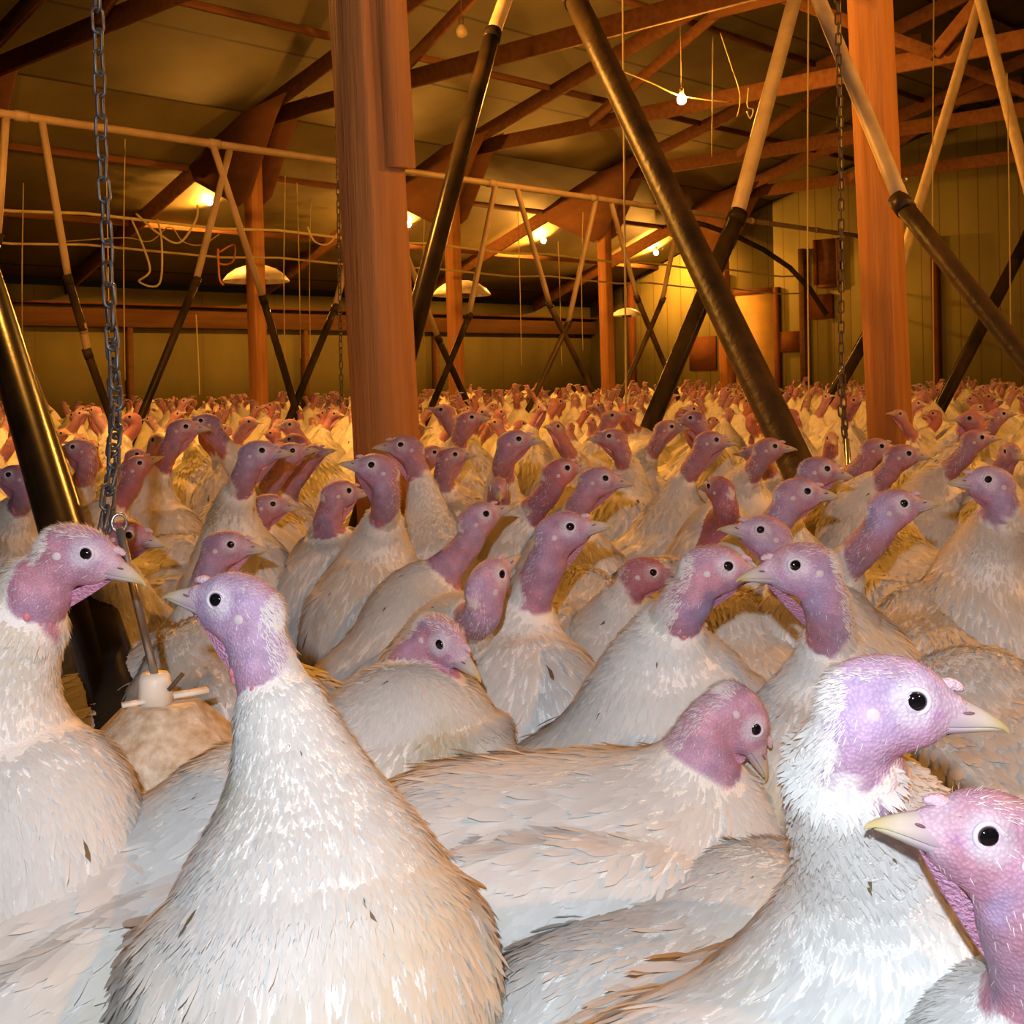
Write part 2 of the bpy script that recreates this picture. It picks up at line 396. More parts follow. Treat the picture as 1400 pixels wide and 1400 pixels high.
q = MB(); q.box((S1 - .06, a, z0), (S1 - .01, a + .06, z1)); q.box((S1 - .06, b - .06, z0), (S1 - .01, b, z1)); q.box((S1 - .06, b, z0 - .05), (S1 - .01, a, z0)); q.build('frame', BOARD, o)
for px in (868, 996, 1103, 1284):
    a, z = on_end(px, 500)
    tag(barn(MB().beam((S1 - .07, a, 0), (S1 - .07, a, 2.9 if px > 1000 else 2.6), .10, .12, up=(1, 0, 0)).build('trim_%d' % k, BOARD if px != 1103 else GREYW)), kind='structure'); k += 1
# side wall studs low down
for s in (7.0, 8.6, 11.5, 14.2):
    tag(barn(MB().beam((s, N1 - .05, 0), (s, N1 - .05, 1.66), .10, .08, up=(1, 0, 0)).build('trim_%d' % k, GREYW)), kind='structure'); k += 1
a = on_end(930, 300)
arc = [plane for plane in []]
pts = [img(x, y, 16.5) for x, y in [(925, 298), (965, 308), (1005, 322), (1045, 342), (1080, 366), (1108, 396), (1130, 430)]]
tag(MB().tube(pts, .035, 8).build('bent_pipe', BLACKP, smooth=True), 'dark pipe bending down in an arc above the pale door', 'pipe')

# feed line and water lines
def line_n(n, z, s0, s1, r, m_, name, lab, cat, joints=0, grp=None):
    a, b = bp(s0, n, z), bp(s1, n, z)
    o = empty(name, a); tag(o, lab, cat, grp)
    L = (b - a); pts = [L * t for t in np.linspace(0, 1, 24)]
    for i, p in enumerate(pts): p.z += -.02 * math.sin(i * 2.1) if r < .02 else 0
    MB().tube(pts, r, 10).build('pipe', m_, o, smooth=True)
    if joints:
        for t in np.arange(.3, L.length, joints):
            c = L.normalized(); MB().tube([c * t, c * (t + .09)], r * 1.25, 10).build('joint', m_, o, smooth=True)
    return o
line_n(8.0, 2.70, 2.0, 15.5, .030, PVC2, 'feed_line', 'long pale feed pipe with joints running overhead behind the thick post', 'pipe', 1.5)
line_n(10.0, 2.37, 2.0, 17.5, .014, CORDY, 'water_line', 'upper thin yellow water pipe below the lamps', 'pipe', grp='water lines')
line_n(10.0, 2.10, 2.0, 17.5, .011, CORDY, 'water_line', 'lower thin yellow water pipe under the first one', 'pipe', grp='water lines')

# feeder drop tubes: list of (points, materials) ; each drawn from pixel rows and distances
TUBES = []
def drop_tube(segs, r, lab, pan=True, toe=.22):
    """segs: [(px,py,d,material)] consecutive points; the last point is extended down to a pan"""
    P = [img(*s_[:3]) for s_ in segs]
    d = (P[-1] - P[-2]).normalized()
    if d.z < -.1:
        end = P[-1] + d * max(0, (P[-1].z - toe) / -d.z)
    else: end = P[-1]
    base = Vector((end.x, end.y, 0)); o = empty('feeder_tube', base); tag(o, lab, 'tube', 'feeder drop tubes')
    Q = [p - base for p in P]
    TUBES.append((P[0], end))
    for i in range(len(Q) - 1):
        M_ = segs[i][3]; b = Q[i + 1] if i < len(Q) - 2 else end - base
        rr = r * (1.0 if M_ in (PVC, PVC2) else 1.13)
        a = Q[i]
        if i > 0: a = a - (b - a).normalized() * .03
        n_ = 7; c = [a.lerp(b, t / n_) for t in range(n_ + 1)]
        MB().tube(c, rr, 20).build('upper_pipe' if M_ in (PVC, PVC2) else 'lower_tube', M_, o, smooth=True)
        if i > 0:
            dd = (b - a).normalized(); MB().tube([a - dd * .02, a + dd * .05], rr * 1.12, 20).build('collar', M_, o, smooth=True)
    if pan:
        MB().lathe([(0, .02), (.14, .02), (.17, .07), (.175, .07), (.15, .0), (0, 0)], (0, 0, 0), 24).build('feed_pan', BLACKP, o, smooth=True)
    return o
drop_tube([(-60, 250, 4.6, BLACKP), (165, 975, 1.85, BLACKP)], .040, 'thick black tube leaning across the left edge above the foremost left turkey')
drop_tube([(712, -60, 6.4, PVC), (672, 52, 6.0, BLACKP), (560, 470, 4.6, BLACKP)], .035, 'black tube with pale top leaning left behind the thick post')
drop_tube([(770, -70, 5.6, PVC), (787, 0, 5.2, DUSTP), (1097, 652, 3.35, DUSTP)], .042, 'long dusty black tube slanting down to the right in front of the lit truss')
drop_tube([(1102, -60, 7.9, PVC), (1006, 300, 7.3, BLACKP), (903, 548, 6.8, BLACKP)], .045, 'tube white above and black below, slanting left in front of the pale door')
drop_tube([(1095, -60, 5.2, PVC), (1236, 283, 4.5, DUSTP), (1408, 500, 4.0, DUSTP)], .030, 'tube white above and dusty dark below crossing the right timber post')
drop_tube([(1352, -40, 10.6, PVC), (1222, 395, 9.6, BLACKP), (1124, 568, 9.0, BLACKP)], .042, 'tube passing behind the right timber post, white above and black below')
drop_tube([(1325, -60, 10.5, PVC), (1420, 310, 9.4, BLACKP), (1510, 520, 8.8, BLACKP)], .045, 'white tube leaning right at the upper right edge')
drop_tube([(1450, 225, 10.0, PVC), (1405, 325, 9.6, BLACKP), (1293, 542, 9.0, BLACKP)], .042, 'black tube standing at the right edge beyond the timber post')
def pl(px, py, n=8.0): return (px, py, plane_n(px, py, n).y)
for pts, lab in [
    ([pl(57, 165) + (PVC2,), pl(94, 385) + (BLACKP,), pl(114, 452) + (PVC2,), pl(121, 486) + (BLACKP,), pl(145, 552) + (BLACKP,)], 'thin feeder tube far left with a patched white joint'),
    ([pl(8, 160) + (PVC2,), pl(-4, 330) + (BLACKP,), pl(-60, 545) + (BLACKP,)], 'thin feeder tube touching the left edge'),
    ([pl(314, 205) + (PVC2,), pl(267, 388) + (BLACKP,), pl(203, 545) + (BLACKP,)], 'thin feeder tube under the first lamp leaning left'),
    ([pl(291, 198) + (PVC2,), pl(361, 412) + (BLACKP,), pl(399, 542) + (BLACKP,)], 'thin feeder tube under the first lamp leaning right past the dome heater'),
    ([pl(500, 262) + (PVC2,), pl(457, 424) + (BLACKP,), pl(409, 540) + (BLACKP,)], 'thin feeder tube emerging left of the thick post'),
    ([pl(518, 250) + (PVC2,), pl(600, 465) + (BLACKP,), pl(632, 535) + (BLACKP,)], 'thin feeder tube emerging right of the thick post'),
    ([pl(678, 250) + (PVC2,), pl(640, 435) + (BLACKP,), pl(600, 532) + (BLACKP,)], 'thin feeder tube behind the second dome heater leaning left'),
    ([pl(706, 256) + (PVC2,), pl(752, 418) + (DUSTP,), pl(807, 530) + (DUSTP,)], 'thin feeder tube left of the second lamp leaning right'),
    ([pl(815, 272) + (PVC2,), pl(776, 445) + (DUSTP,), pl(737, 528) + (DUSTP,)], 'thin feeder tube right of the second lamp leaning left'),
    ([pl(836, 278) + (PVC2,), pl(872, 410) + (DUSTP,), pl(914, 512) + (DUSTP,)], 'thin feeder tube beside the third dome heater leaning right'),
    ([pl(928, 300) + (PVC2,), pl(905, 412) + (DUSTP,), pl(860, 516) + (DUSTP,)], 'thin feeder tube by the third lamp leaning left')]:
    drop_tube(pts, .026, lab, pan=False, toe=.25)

# bulbs
def bulb(P, lit, lab, ztop=None, parts=True):
    o = empty('light_bulb', P); tag(o, lab, 'lamp', 'bare light bulbs')
    g = bpy.data.materials.get('glowing_glass')
    if g is None:
        g = bpy.data.materials.new('glowing_glass'); g.use_nodes = True; nt = g.node_tree; nt.nodes.clear()
        e = nt.nodes.new('ShaderNodeEmission'); e.inputs[0].default_value = (*BULB_COL, 1); e.inputs[1].default_value = BULB_STR
        ou = nt.nodes.new('ShaderNodeOutputMaterial'); nt.links.new(e.outputs[0], ou.inputs[0])
    MB().lathe([(0, -.050), (.016, -.047), (.032, -.034), (.040, -.012), (.038, .006), (.026, .026), (.016, .040), (.0, .042)], (0, 0, 0), 16).build('glass', g if lit else DEADB, o, smooth=True)
    MB().lathe([(0, .040), (.018, .040), (.020, .055), (.020, .085), (.008, .095), (0, .096)], (0, 0, 0), 16).build('socket', SOCK, o, smooth=True)
    if ztop: MB().tube([(0, 0, .09), (0, 0, max(.1, ztop - P.z))], .004, 6).build('cord', SOCK, o)
    return o
def at_n(px, py, n): return plane_n(px, py, n)
for px, py, lab in [(286, 275, 'glowing bulb over the first dome heater, leftmost of the lamps'), (558, 306, 'glowing bulb hidden behind the thick post'),
                    (743, 328, 'glowing bulb between the thick post and the slanting black tube'), (897, 345, 'glowing bulb just left of the slanting black tube, farthest lamp')]:
    P = at_n(px, py, 12.8); bulb(P, True, lab, roof_z(12.8) + .12)
bulb(img(932, 135, 10.8), True, 'large glowing bulb on a wire in front of the lit truss', 4.9)
bulb(img(631, 42, 8.4), False, 'unlit bulb hanging beside the pale tube top', 4.6)
for i, (s, n, z) in enumerate([(2.3, 5.4, 2.75), (4.7, -0.6, 2.7), (8.6, -1.6, 2.95), (3.35, 4.45, 2.74), (0.1, -3.1, 2.95)]):  # last two bulbs: unseen fill, added to warm the mid and front birds
    bulb(bp(s, n, z), True, ['glowing bulb above the flock over the top of the frame', 'glowing bulb above the right of the flock', 'glowing bulb far along the right side', 'unseen bulb added to warm the middle of the flock', 'unseen fill bulb added overhead behind the right edge'][i], roof_z(n) - .05)

# hanging dome heaters
for px, py, wpx, d, lab in [(350, 381, 90, 14.8, 'white dome heater hanging under the first lamp'), (631, 400, 80, 16.9, 'white dome heater right of the thick post'),
                            (857, 430, 42, 19.6, 'small white dome heater left of the slanting black tube')]:
    R = wpx / F_PX * d / 2; P = img(px, py, d); o = empty('brooder_heater', P); tag(o, lab, 'heater', 'dome heaters')
    MB().lathe([(.02, R * .42), (R * .3, R * .40), (R * .6, R * .30), (R * .85, R * .13), (R, -R * .06), (R * 1.01, -R * .10), (R * .98, -R * .08), (R * .8, R * .1), (R * .3, R * .33), (0, R * .35)], (0, 0, 0), 36).build('dome', DOME, o, smooth=True)
    MB().lathe([(0, -R * .18), (R * .3, -R * .18), (R * .3, 0.1 * R), (R * .1, R * .3)], (0, 0, 0), 18).build('burner', SOCK, o, smooth=True)
    MB().tube([(0, 0, R * .38), (0, 0, roof_z(P.dot(NV)) + .1 - P.z)], .004, 6).build('cord', CORD, o)

# cords and hoses
def cord(pts, d, r, M_, lab, nm='rope', grp='hanging cords'):
    P = [img(p[0], p[1], p[2] if len(p) > 2 else d) for p in pts]
    # smooth with Catmull-Rom
    Q = []
    for i in range(len(P) - 1):
        a, b, c, e = P[max(i - 1, 0)], P[i], P[i + 1], P[min(i + 2, len(P) - 1)]
        for t in np.linspace(0, 1, 6, endpoint=False):
            Q.append(.5 * ((2 * b) + (c - a) * t + (2 * a - 5 * b + 4 * c - e) * t * t + (3 * b - a - 3 * c + e) * t ** 3))
    Q.append(P[-1])
    o = MB().tube(Q, r, 6).build(nm, M_, smooth=True); tag(o, lab, 'cord', grp); return o
cord([(186, 292), (215, 318), (245, 332), (268, 300), (270, 280)], 10.5, .010, CORDY, 'yellow hose looping below the first lamp', 'looped_hose', 'looped hoses')
cord([(180, 300), (195, 335), (205, 370), (190, 385), (218, 388), (221, 330), (215, 300)], 10.5, .009, CORDY, 'yellow hose hanging in a long loop left of the first lamp', 'looped_hose', 'looped hoses')
cord([(300, 345), (320, 335), (318, 358), (300, 360), (298, 340), (300, 380), (306, 390)], 10.0, .008, CORDR, 'red hose looping above the first dome heater', 'looped_hose', 'looped hoses')
cord([(420, 310), (430, 330), (448, 334), (462, 318), (466, 306)], 11, .009, CORDY, 'yellow hose looping left of the thick post', 'looped_hose', 'looped hoses')
cord([(300, 320), (275, 335), (250, 330), (232, 310), (205, 330), (170, 325), (90, 330)], 10.6, .006, CORD, 'slack cord sagging under the water pipes')
vs = [(32, 540, 250, 9.5), (150, 530, 210, 9), (171, 520, 190, 9.6), (273, 540, 430, 9.0), (390, 520, 240, 10.4), (411, 490, 250, 10.8), (425, 500, 270, 12), (856, 560, 60, 5.4), (1106, 555, 10, 6.8),
      (1153, 510, 0, 8.4), (1277, 540, 60, 8.4), (1382, 480, 100, 9), (580, 470, 300, 11), (713, 500, 290, 12), (797, 480, 290, 12.6), (768, 500, 330, 13)]
for i, (px, y0, y1, d) in enumerate(vs):
    cord([(px, y0), (px - 2, (y0 + y1) / 2), (px - 5 * (i % 2), y1 - (0 if y1 > 80 else 120))], d, .0045, CORD,
         ['thin cord hanging at the left edge', 'thin cord hanging left of the chain', 'thin cord hanging right of the chain', 'short cord under the dome heater\'s left side',
          'thin cord right of the first dome heater', 'thin cord between dome heater and thick post', 'thin cord next to the thick post on its left', 'long cord hanging behind the slanting black tube',
          'long cord hanging right of the white and black tube', 'long cord hanging beside the second chain', 'cord hanging right of the right timber post', 'cord hanging near the right edge',
          'cord hanging right of the thick post', 'cord hanging left of the second lamp', 'cord hanging right of the second lamp', 'short cord under the second lamp'][i])
cord([(850, 97, 10.4), (890, 113, 10.6), (932, 131, 10.8), (1000, 140, 11.2)], 10, .006, CORDY, 'lamp wire stretched past the large glowing bulb')
cord([(975, 50, 10.5), (974, 150, 10.5), (973, 215, 10.5)], 10, .005, CORD, 'short cord end dangling right of the large bulb')
cord([(985, 45), (1000, 90), (1012, 130), (1008, 160)], 10.5, .005, CORD, 'kinked cord hanging from the lit truss')
cord([(1024, 120), (1022, 145), (1030, 150), (1026, 162), (1021, 152)], 10.3, .006, CORDY, 'knotted loop of cord at the lit truss chord', 'looped_hose', 'looped hoses')

# chains
def chain(path, rl, rw, rt, M_, lab, name='hanging_chain'):
    """path of world points; oval links every pitch"""
    mb = MB(); pitch = (rl - rt) * 2 * .98; q = 0; carry = 0.0
    for a, b in zip(path[:-1], path[1:]):
        L = (b - a).length; d = (b - a).normalized(); t = carry
        while t < L:
            c = a + d * t; ang = (math.pi / 2 * (q % 2)) + .5 + .35 * math.sin(q * .7)
            sd = d.cross(Vector((0, 1, 0))).normalized(); s2 = d.cross(sd); ax = sd * math.cos(ang) + s2 * math.sin(ang)
            mb.torus(c, ax, d, rw, rw, rt, 14, 6, stretch=rl - rw); q += 1; t += pitch
        carry = t - L
    o = mb.build(name, M_, smooth=True); return tag(o, lab, 'chain', 'hanging chains')
chain([img(131, -60, 1.62), img(138, 180, 1.62), img(150, 400, 1.60), img(158, 560, 1.52), img(146, 740, 1.40)], .0165, .0078, .0023, CHAIN,
      'grey chain with large links hanging by the slanting black tube at left')
chain([img(147, 375, 1.56), img(156, 500, 1.53), img(160, 560, 1.5), img(155, 640, 1.45), img(142, 712, 1.41)], .0165, .0078, .0023, CHAIN,
      'doubled lower run of the grey chain above the drinker rod')
chain([img(1144, -60, 3.4), img(1150, 250, 3.4), img(1150, 560, 3.3), img(1160, 628, 3.25)], .017, .0075, .0025, RUST, 'dark chain hanging in front of the right timber post')
chain([img(1152, 520, 3.28), img(1156, 600, 3.27)], .017, .0075, .0025, RUST, 'short doubled end of the dark chain')
chain([img(457, -50, 4.3), img(462, 250, 4.3), img(467, 545, 4.3)], .014, .006, .0022, RUST, 'thin dark chain hanging along the left side of the thick post')
o = MB().tube([img(1158, 600, 3.26), img(1163, 692, 3.2)], .006, 10).build('hanger_rod', STEEL, smooth=True); tag(o, 'thin steel rod hanging on the dark chain', 'rod', 'hanger rods')

# drinker on its rod
D = img(222, 955, 1.42); top = D.z
o = empty('bell_drinker', (D.x, D.y, 0)); tag(o, 'dirty beige bell drinker between the two foremost necks, steel rod on top', 'drinker')
o.rotation_euler = (0, 0, .35)
R_ = .088; MB().lathe([(0, top - .004), (.040, top - .004), (.044, top - .006), (R_, top - .048), (R_ + .002, top - .06), (R_ + .006, top - .30), (R_ * .8, top - .31), (0, top - .31)], (0, 0, 0), 7).build('bell', DRINK, o)
MB().lathe([(0, .03), (.12, .03), (.17, .08), (.18, .08), (.15, .0), (0, 0)], (0, 0, top - .42), 28).build('trough', DRINK, o, smooth=True)
MB().lathe([(0, .0), (.020, .0), (.018, .030), (.015, .036), (0, .036)], (-.008, 0, top - .006), 16).build('cap', DRINKW, o, smooth=True)
q = MB(); q.beam((-.045, -.012, top), (-.015, -.010, top + .002), .010, .005); q.beam((.012, .005, top + .001), (.052, .010, top + .002), .012, .006); q.build('rib', DRINKW, o)
MB().tube([(.006, -.014, top + .012), (.022, -.016, top + .030)], .0026, 8).build('pin', SOCK, o, smooth=True)
rt = Matrix.Rotation(-.35, 3, 'Z') @ (img(163, 722, 1.40) - Vector((D.x, D.y, 0)))
MB().tube([(-.008, 0, top + .028), rt], .0048, 12).build('rod', STEEL, o, smooth=True)
MB().torus(rt + Vector((0, 0, .006)), (1, 0, 0), (0, 0, 1), .008, .010, .002, 14, 6).build('hook', STEEL, o, smooth=True)
print('barn built', round(time.time() - T0, 1))

# ------------------------------------------------------------------ turkeys
def sn(P, sc, seed):
    """smooth noise in about [-1,1] from crossed waves"""
    r = np.random.default_rng(seed); out = np.zeros(len(P))
    for i in range(6):
        d = r.normal(size=3); d /= np.linalg.norm(d); f = sc * r.uniform(.6, 1.7)
        out += np.sin(P @ d * f + r.uniform(0, 6.28) + 1.3 * np.sin(P @ np.roll(d, 1) * f * .7 + i))
    return out / 3.2
def unit(v): v = np.asarray(v, float); return v / np.linalg.norm(v)
def frame(yaw, pitch, roll=0):
    y, p, r = math.radians(yaw), math.radians(pitch), math.radians(roll)
    F = np.array([math.cos(y) * math.cos(p), math.sin(y) * math.cos(p), math.sin(p)])
    L = np.array([-math.sin(y), math.cos(y), 0.0]); Uu = np.cross(F, L)
    L2 = L * math.cos(r) + Uu * math.sin(r); U2 = np.cross(F, L2)
    return np.stack([F, L2, U2], 1)      # columns
def cone(P, a, b, r1, r2):
    ab = b - a; t = np.clip(((P - a) @ ab) / (ab @ ab), 0, 1)
    return np.linalg.norm(P - a - t[:, None] * ab, axis=1) - (r1 + t * (r2 - r1))
def ell(P, c, R, rad):
    q = (P - c) @ R; k0 = np.linalg.norm(q / rad, axis=1) + 1e-9; k1 = np.linalg.norm(q / (np.array(rad) ** 2), axis=1) + 1e-9
    return k0 * (k0 - 1) / k1
def smin(a, b, k):
    h = np.clip(.5 + .5 * (b - a) / k, 0, 1); return b * (1 - h) + a * h - k * h * (1 - h)

def surface_nets(V, org, h):
    S = V < 0
    c = sum(S[i:S.shape[0] - 1 + i, j:S.shape[1] - 1 + j, k_:S.shape[2] - 1 + k_].astype(np.int8) for i in (0, 1) for j in (0, 1) for k_ in (0, 1))
    I = np.argwhere((c > 0) & (c < 8)); idx = -np.ones(c.shape, np.int32); idx[tuple(I.T)] = np.arange(len(I))
    acc = np.zeros((len(I), 3)); cnt = np.zeros(len(I))
    cor = [(i, j, k_) for i in (0, 1) for j in (0, 1) for k_ in (0, 1)]
    val = {q: V[I[:, 0] + q[0], I[:, 1] + q[1], I[:, 2] + q[2]] for q in cor}
    for q in cor:
        for ax in range(3):
            if q[ax] == 0:
                q2 = list(q); q2[ax] = 1; q2 = tuple(q2); a, b = val[q], val[q2]; mk = (a < 0) != (b < 0)
                t = np.where(mk, a / np.where(mk, a - b, 1), 0)
                p = np.array(q, float)[None, :].repeat(len(I), 0); p[:, ax] += t
                acc[mk] += p[mk]; cnt[mk] += 1
    X = (I + acc / cnt[:, None]) * h + org
    faces = []
    for ax in range(3):
        s0 = [slice(0, n) for n in S.shape]; s1 = [slice(0, n) for n in S.shape]
        s0[ax] = slice(0, S.shape[ax] - 1); s1[ax] = slice(1, S.shape[ax])
        A, B = S[tuple(s0)], S[tuple(s1)]; E = np.argwhere(A != B)
        o1, o2 = [(1, 2), (2, 0), (0, 1)][ax]
        E = E[(E[:, o1] > 0) & (E[:, o2] > 0)]; E = E[(E[:, o1] < S.shape[o1] - 1) & (E[:, o2] < S.shape[o2] - 1)]
        f = []
        for d1, d2 in ((-1, -1), (0, -1), (0, 0), (-1, 0)):
            G = E.copy(); G[:, o1] += d1; G[:, o2] += d2; f.append(idx[tuple(G.T)])
        f = np.stack(f, 1); fl_ = ~A[tuple(E.T)]
        f[fl_] = f[fl_][:, ::-1]; faces.append(f)
    return X, np.concatenate(faces)

class Pose:
    pass
def make_pose(E, B, hy, hp, hr, by, bpch, bz, bare=.085, neckw=1.0, sc=1.0, low=0.0, fat=1.0, nb=(.13, 0, .075)):
    """E: head centre relative to the root (floor under the body centre); all in metres"""
    p = Pose(); p.E = np.array(E, float); p.H = frame(hy, hp, hr); p.Bf = frame(by, bpch); p.by = by
    p.B = np.array([0, 0, bz], float); p.bare = bare; p.neckw = neckw; p.sc = sc; p.fat = fat
    H = lambda x, y, z: p.E + p.H @ (np.array([x, y, z]) * sc)
    Bo = lambda x, y, z: p.B + p.Bf @ np.array([x, y, z])
    p.Hf, p.Bof = H, Bo
    p.nblend = low == 2
    P0 = H(-.028, 0, -.016); P1 = P0 + p.H @ unit([-.72 if low != 2 else -.15, 0, -1]) * .055 * sc
    N_ = Bo(*nb); tn = p.Bf @ unit([.30, 0, 1]); L = np.linalg.norm(N_ - P0)
    P2 = N_ + tn * .42 * L
    if low == 1: P2 = N_ + unit(p.Bf @ np.array([1, 0, .3])) * .4 * L
    ts = np.linspace(0, 1, 14)[:, None]
    p.nk = (1 - ts) ** 3 * P0 + 3 * (1 - ts) ** 2 * ts * P1 + 3 * (1 - ts) * ts ** 2 * P2 + ts ** 3 * N_
    seg = np.linalg.norm(np.diff(p.nk, axis=0), axis=1); p.arc = np.concatenate([[0], np.cumsum(seg)]); tot = p.arc[-1]
    fr_ = p.arc / tot; bfr = min(.8, bare / tot)
    rn = np.where(p.arc < bare, .0250 + .001 * p.arc / bare, .0325 + (.078 * fat - .0325) * np.clip((fr_ - bfr) / (1 - bfr), 0, 1) ** 1.25)
    p.nr = rn * sc * neckw; p.nr[:2] = [.0232 * sc, .0245 * sc]
    return p
def sdf_head(p, P):
    H, R = p.Hf, p.H; s = p.sc
    d = ell(P, H(-.0145, 0, .0005), R, np.array([.0365, .0200, .0238]) * s)
    q = (P - p.E) @ R / s; q[:, 1] *= 1.15
    d2 = cone(q, np.array([0, 0, -.003]), np.array([.025, 0, -.0085]), .0185, .0105) * s
    d = smin(d, d2, .010)
    d = smin(d, ell(P, H(-.010, 0, -.0160), R, np.array([.031, .0172, .0162]) * s), .010)
    return d
def sdf_neck(p, P):
    d = None
    for i in range(len(p.nk) - 1):
        e = cone(P, p.nk[i], p.nk[i + 1], p.nr[i], p.nr[i + 1]); d = e if d is None else np.minimum(d, e)
    return d
def sdf_body(p, P):
    B, R, f = p.Bof, p.Bf, p.fat
    d = ell(P, B(-.01, 0, 0), R, np.array([.20, .128 * f, .140]))
    d = smin(d, ell(P, B(.095, 0, -.005), R, np.array([.115, .118 * f, .130])), .05)
    d = smin(d, cone(P, B(-.10, 0, .02), B(-.22, 0, -.01), .105, .045), .05)
    for sg in (1, -1):
        d = smin(d, ell(P, B(-.035, sg * .105 * f, .012), R, np.array([.19, .042, .092])), .018)
    q = (P - B(-.20, 0, .005)) @ R; q[:, 2] = q[:, 2] * 2.6 + q[:, 0] * .9; q[:, 1] /= 1.5
    d = smin(d, cone(q, np.zeros(3), np.array([-.13, 0, 0]), .04, .046) * .5, .03)
    return d
def sdf_legs(p, P):
    d = None; c, s_ = math.cos(math.radians(p.by)), math.sin(math.radians(p.by)); z0 = p.B[2]
    W = lambda x, y, z: np.array([c * x - s_ * y, s_ * x + c * y, z])
    for sg in (1, -1):
        sit = z0 < .27
        parts = [(W(-.01, .07 * sg, z0 - .08), W(.03, .075 * sg, z0 * .62), .055, .028)]
        if not sit:
            parts += [(W(.03, .075 * sg, z0 * .62), W(-.02, .075 * sg, z0 * .40), .022, .011), (W(-.02, .075 * sg, z0 * .40), W(0, .075 * sg, .012), .0105, .0095)]
            for tx, ty in ((.075, 0), (.06, .04), (.06, -.04), (-.035, 0)):
                parts.append((W(0, .075 * sg, .012), W(tx, .075 * sg + ty, .009), .0095, .0075))
        for a, b, r1, r2 in parts:
            e = cone(P, a, b, r1, r2); d = e if d is None else np.minimum(d, e)
    return d
def sdf_all(p, P):
    dn = sdf_neck(p, P); d = smin(sdf_head(p, P), dn, .010)
    b = smin(sdf_body(p, P), sdf_legs(p, P), .02)
    # tight blend high on the neck, wide blend at the shoulders
    return np.minimum(smin(b, dn, .075), d)

def body_surface(p, h):
    pts = np.concatenate([p.nk, [p.Bof(-.38, 0, 0), p.Bof(.22, 0, -.1), p.Bof(0, .17, 0), p.Bof(0, -.17, 0), p.Bof(.1, 0, .16), p.Bof(-.1, 0, .16), p.Hf(.05, .03, .03), p.Hf(-.07, -.03, .03)], [[0, 0, 0]]])
    lo = pts.min(0) - .04; hi = pts.max(0) + .04; lo[:2] = np.minimum(lo[:2], -.13); hi[:2] = np.maximum(hi[:2], .13); lo[2] = -.02
    st = 4; n = np.ceil((hi - lo) / (h * st)).astype(int) + 1
    g = [lo[i] + np.arange(n[i]) * h * st for i in range(3)]
    Cg = np.stack(np.meshgrid(*g, indexing='ij'), -1).reshape(-1, 3)
    Cv = sdf_all(p, Cg).reshape(n)
    N_ = (n - 1) * st + 1
    V = Cv.repeat(st, 0).repeat(st, 1).repeat(st, 2)[:N_[0], :N_[1], :N_[2]].copy()
    thr = h * st * 1.9
    # refine every fine sample near a coarse sample close to the surface
    near = np.abs(Cv) < thr; nn = near.copy()
    for ax in range(3):
        nn = nn | np.roll(nn, 1, ax) | np.roll(nn, -1, ax)
    M_ = nn.repeat(st, 0).repeat(st, 1).repeat(st, 2)[:N_[0], :N_[1], :N_[2]]
    I = np.argwhere(M_); out = np.empty(len(I))
    for a in range(0, len(I), 400000):
        out[a:a + 400000] = sdf_all(p, lo + I[a:a + 400000] * h)
    V[M_] = out
    return surface_nets(V, lo, h)

def regions(p, X):
    """per point: arc length along the neck, nape-ness, skin mask, flow direction, region weight body"""
    dn = np.full(len(X), 9.0); s = np.zeros(len(X)); ax = np.zeros((len(X), 3)); tg = np.zeros((len(X), 3))
    for i in range(len(p.nk) - 1):
        a, b = p.nk[i], p.nk[i + 1]; ab = b - a; t = np.clip(((X - a) @ ab) / (ab @ ab), 0, 1); c = a + t[:, None] * ab
        d = np.linalg.norm(X - c, axis=1) - (p.nr[i] + t * (p.nr[i + 1] - p.nr[i])); m_ = d < dn
        dn[m_] = d[m_]; s[m_] = (p.arc[i] + t * np.linalg.norm(ab))[m_]; ax[m_] = (X - c)[m_]; tg[m_] = unit(ab)
    dh = sdf_head(p, X); db = sdf_body(p, X); dl = sdf_legs(p, X)
    back = -(ax @ p.H[:, 0]) / (np.linalg.norm(ax, axis=1) + 1e-6)
    head = dh < dn + .002
    s = np.where(head & (dh < .01), -.02, s)
    q = (X - p.E) @ p.H / p.sc
    wig = .010 * sn(X, 90, 3) + .006 * sn(X, 220, 5)
    line = p.bare - .032 * np.clip(back, 0, 1) + .012 * np.clip(-back, 0, 1) + wig
    skin = np.clip((line - s) / .012, 0, 1) * (db > .0)
    skin = skin * np.clip((db - dn - .004) / .008, 0, 1) ** .5 if p.nblend else skin
    # down reaches up the back of the head
    hb = head & (q[:, 0] < -.0480 + .003 * sn(X, 300, 9)) & (q[:, 2] > -.02)
    skin = np.where(hb, .35, skin)
    leg = (dl < .004) & (dl < db) & (X[:, 2] < p.B[2] * .5)
    wb = 1 / (1 + np.exp(-(dn - db) / .02))
    return s, back, skin, tg, wb, head, q, leg

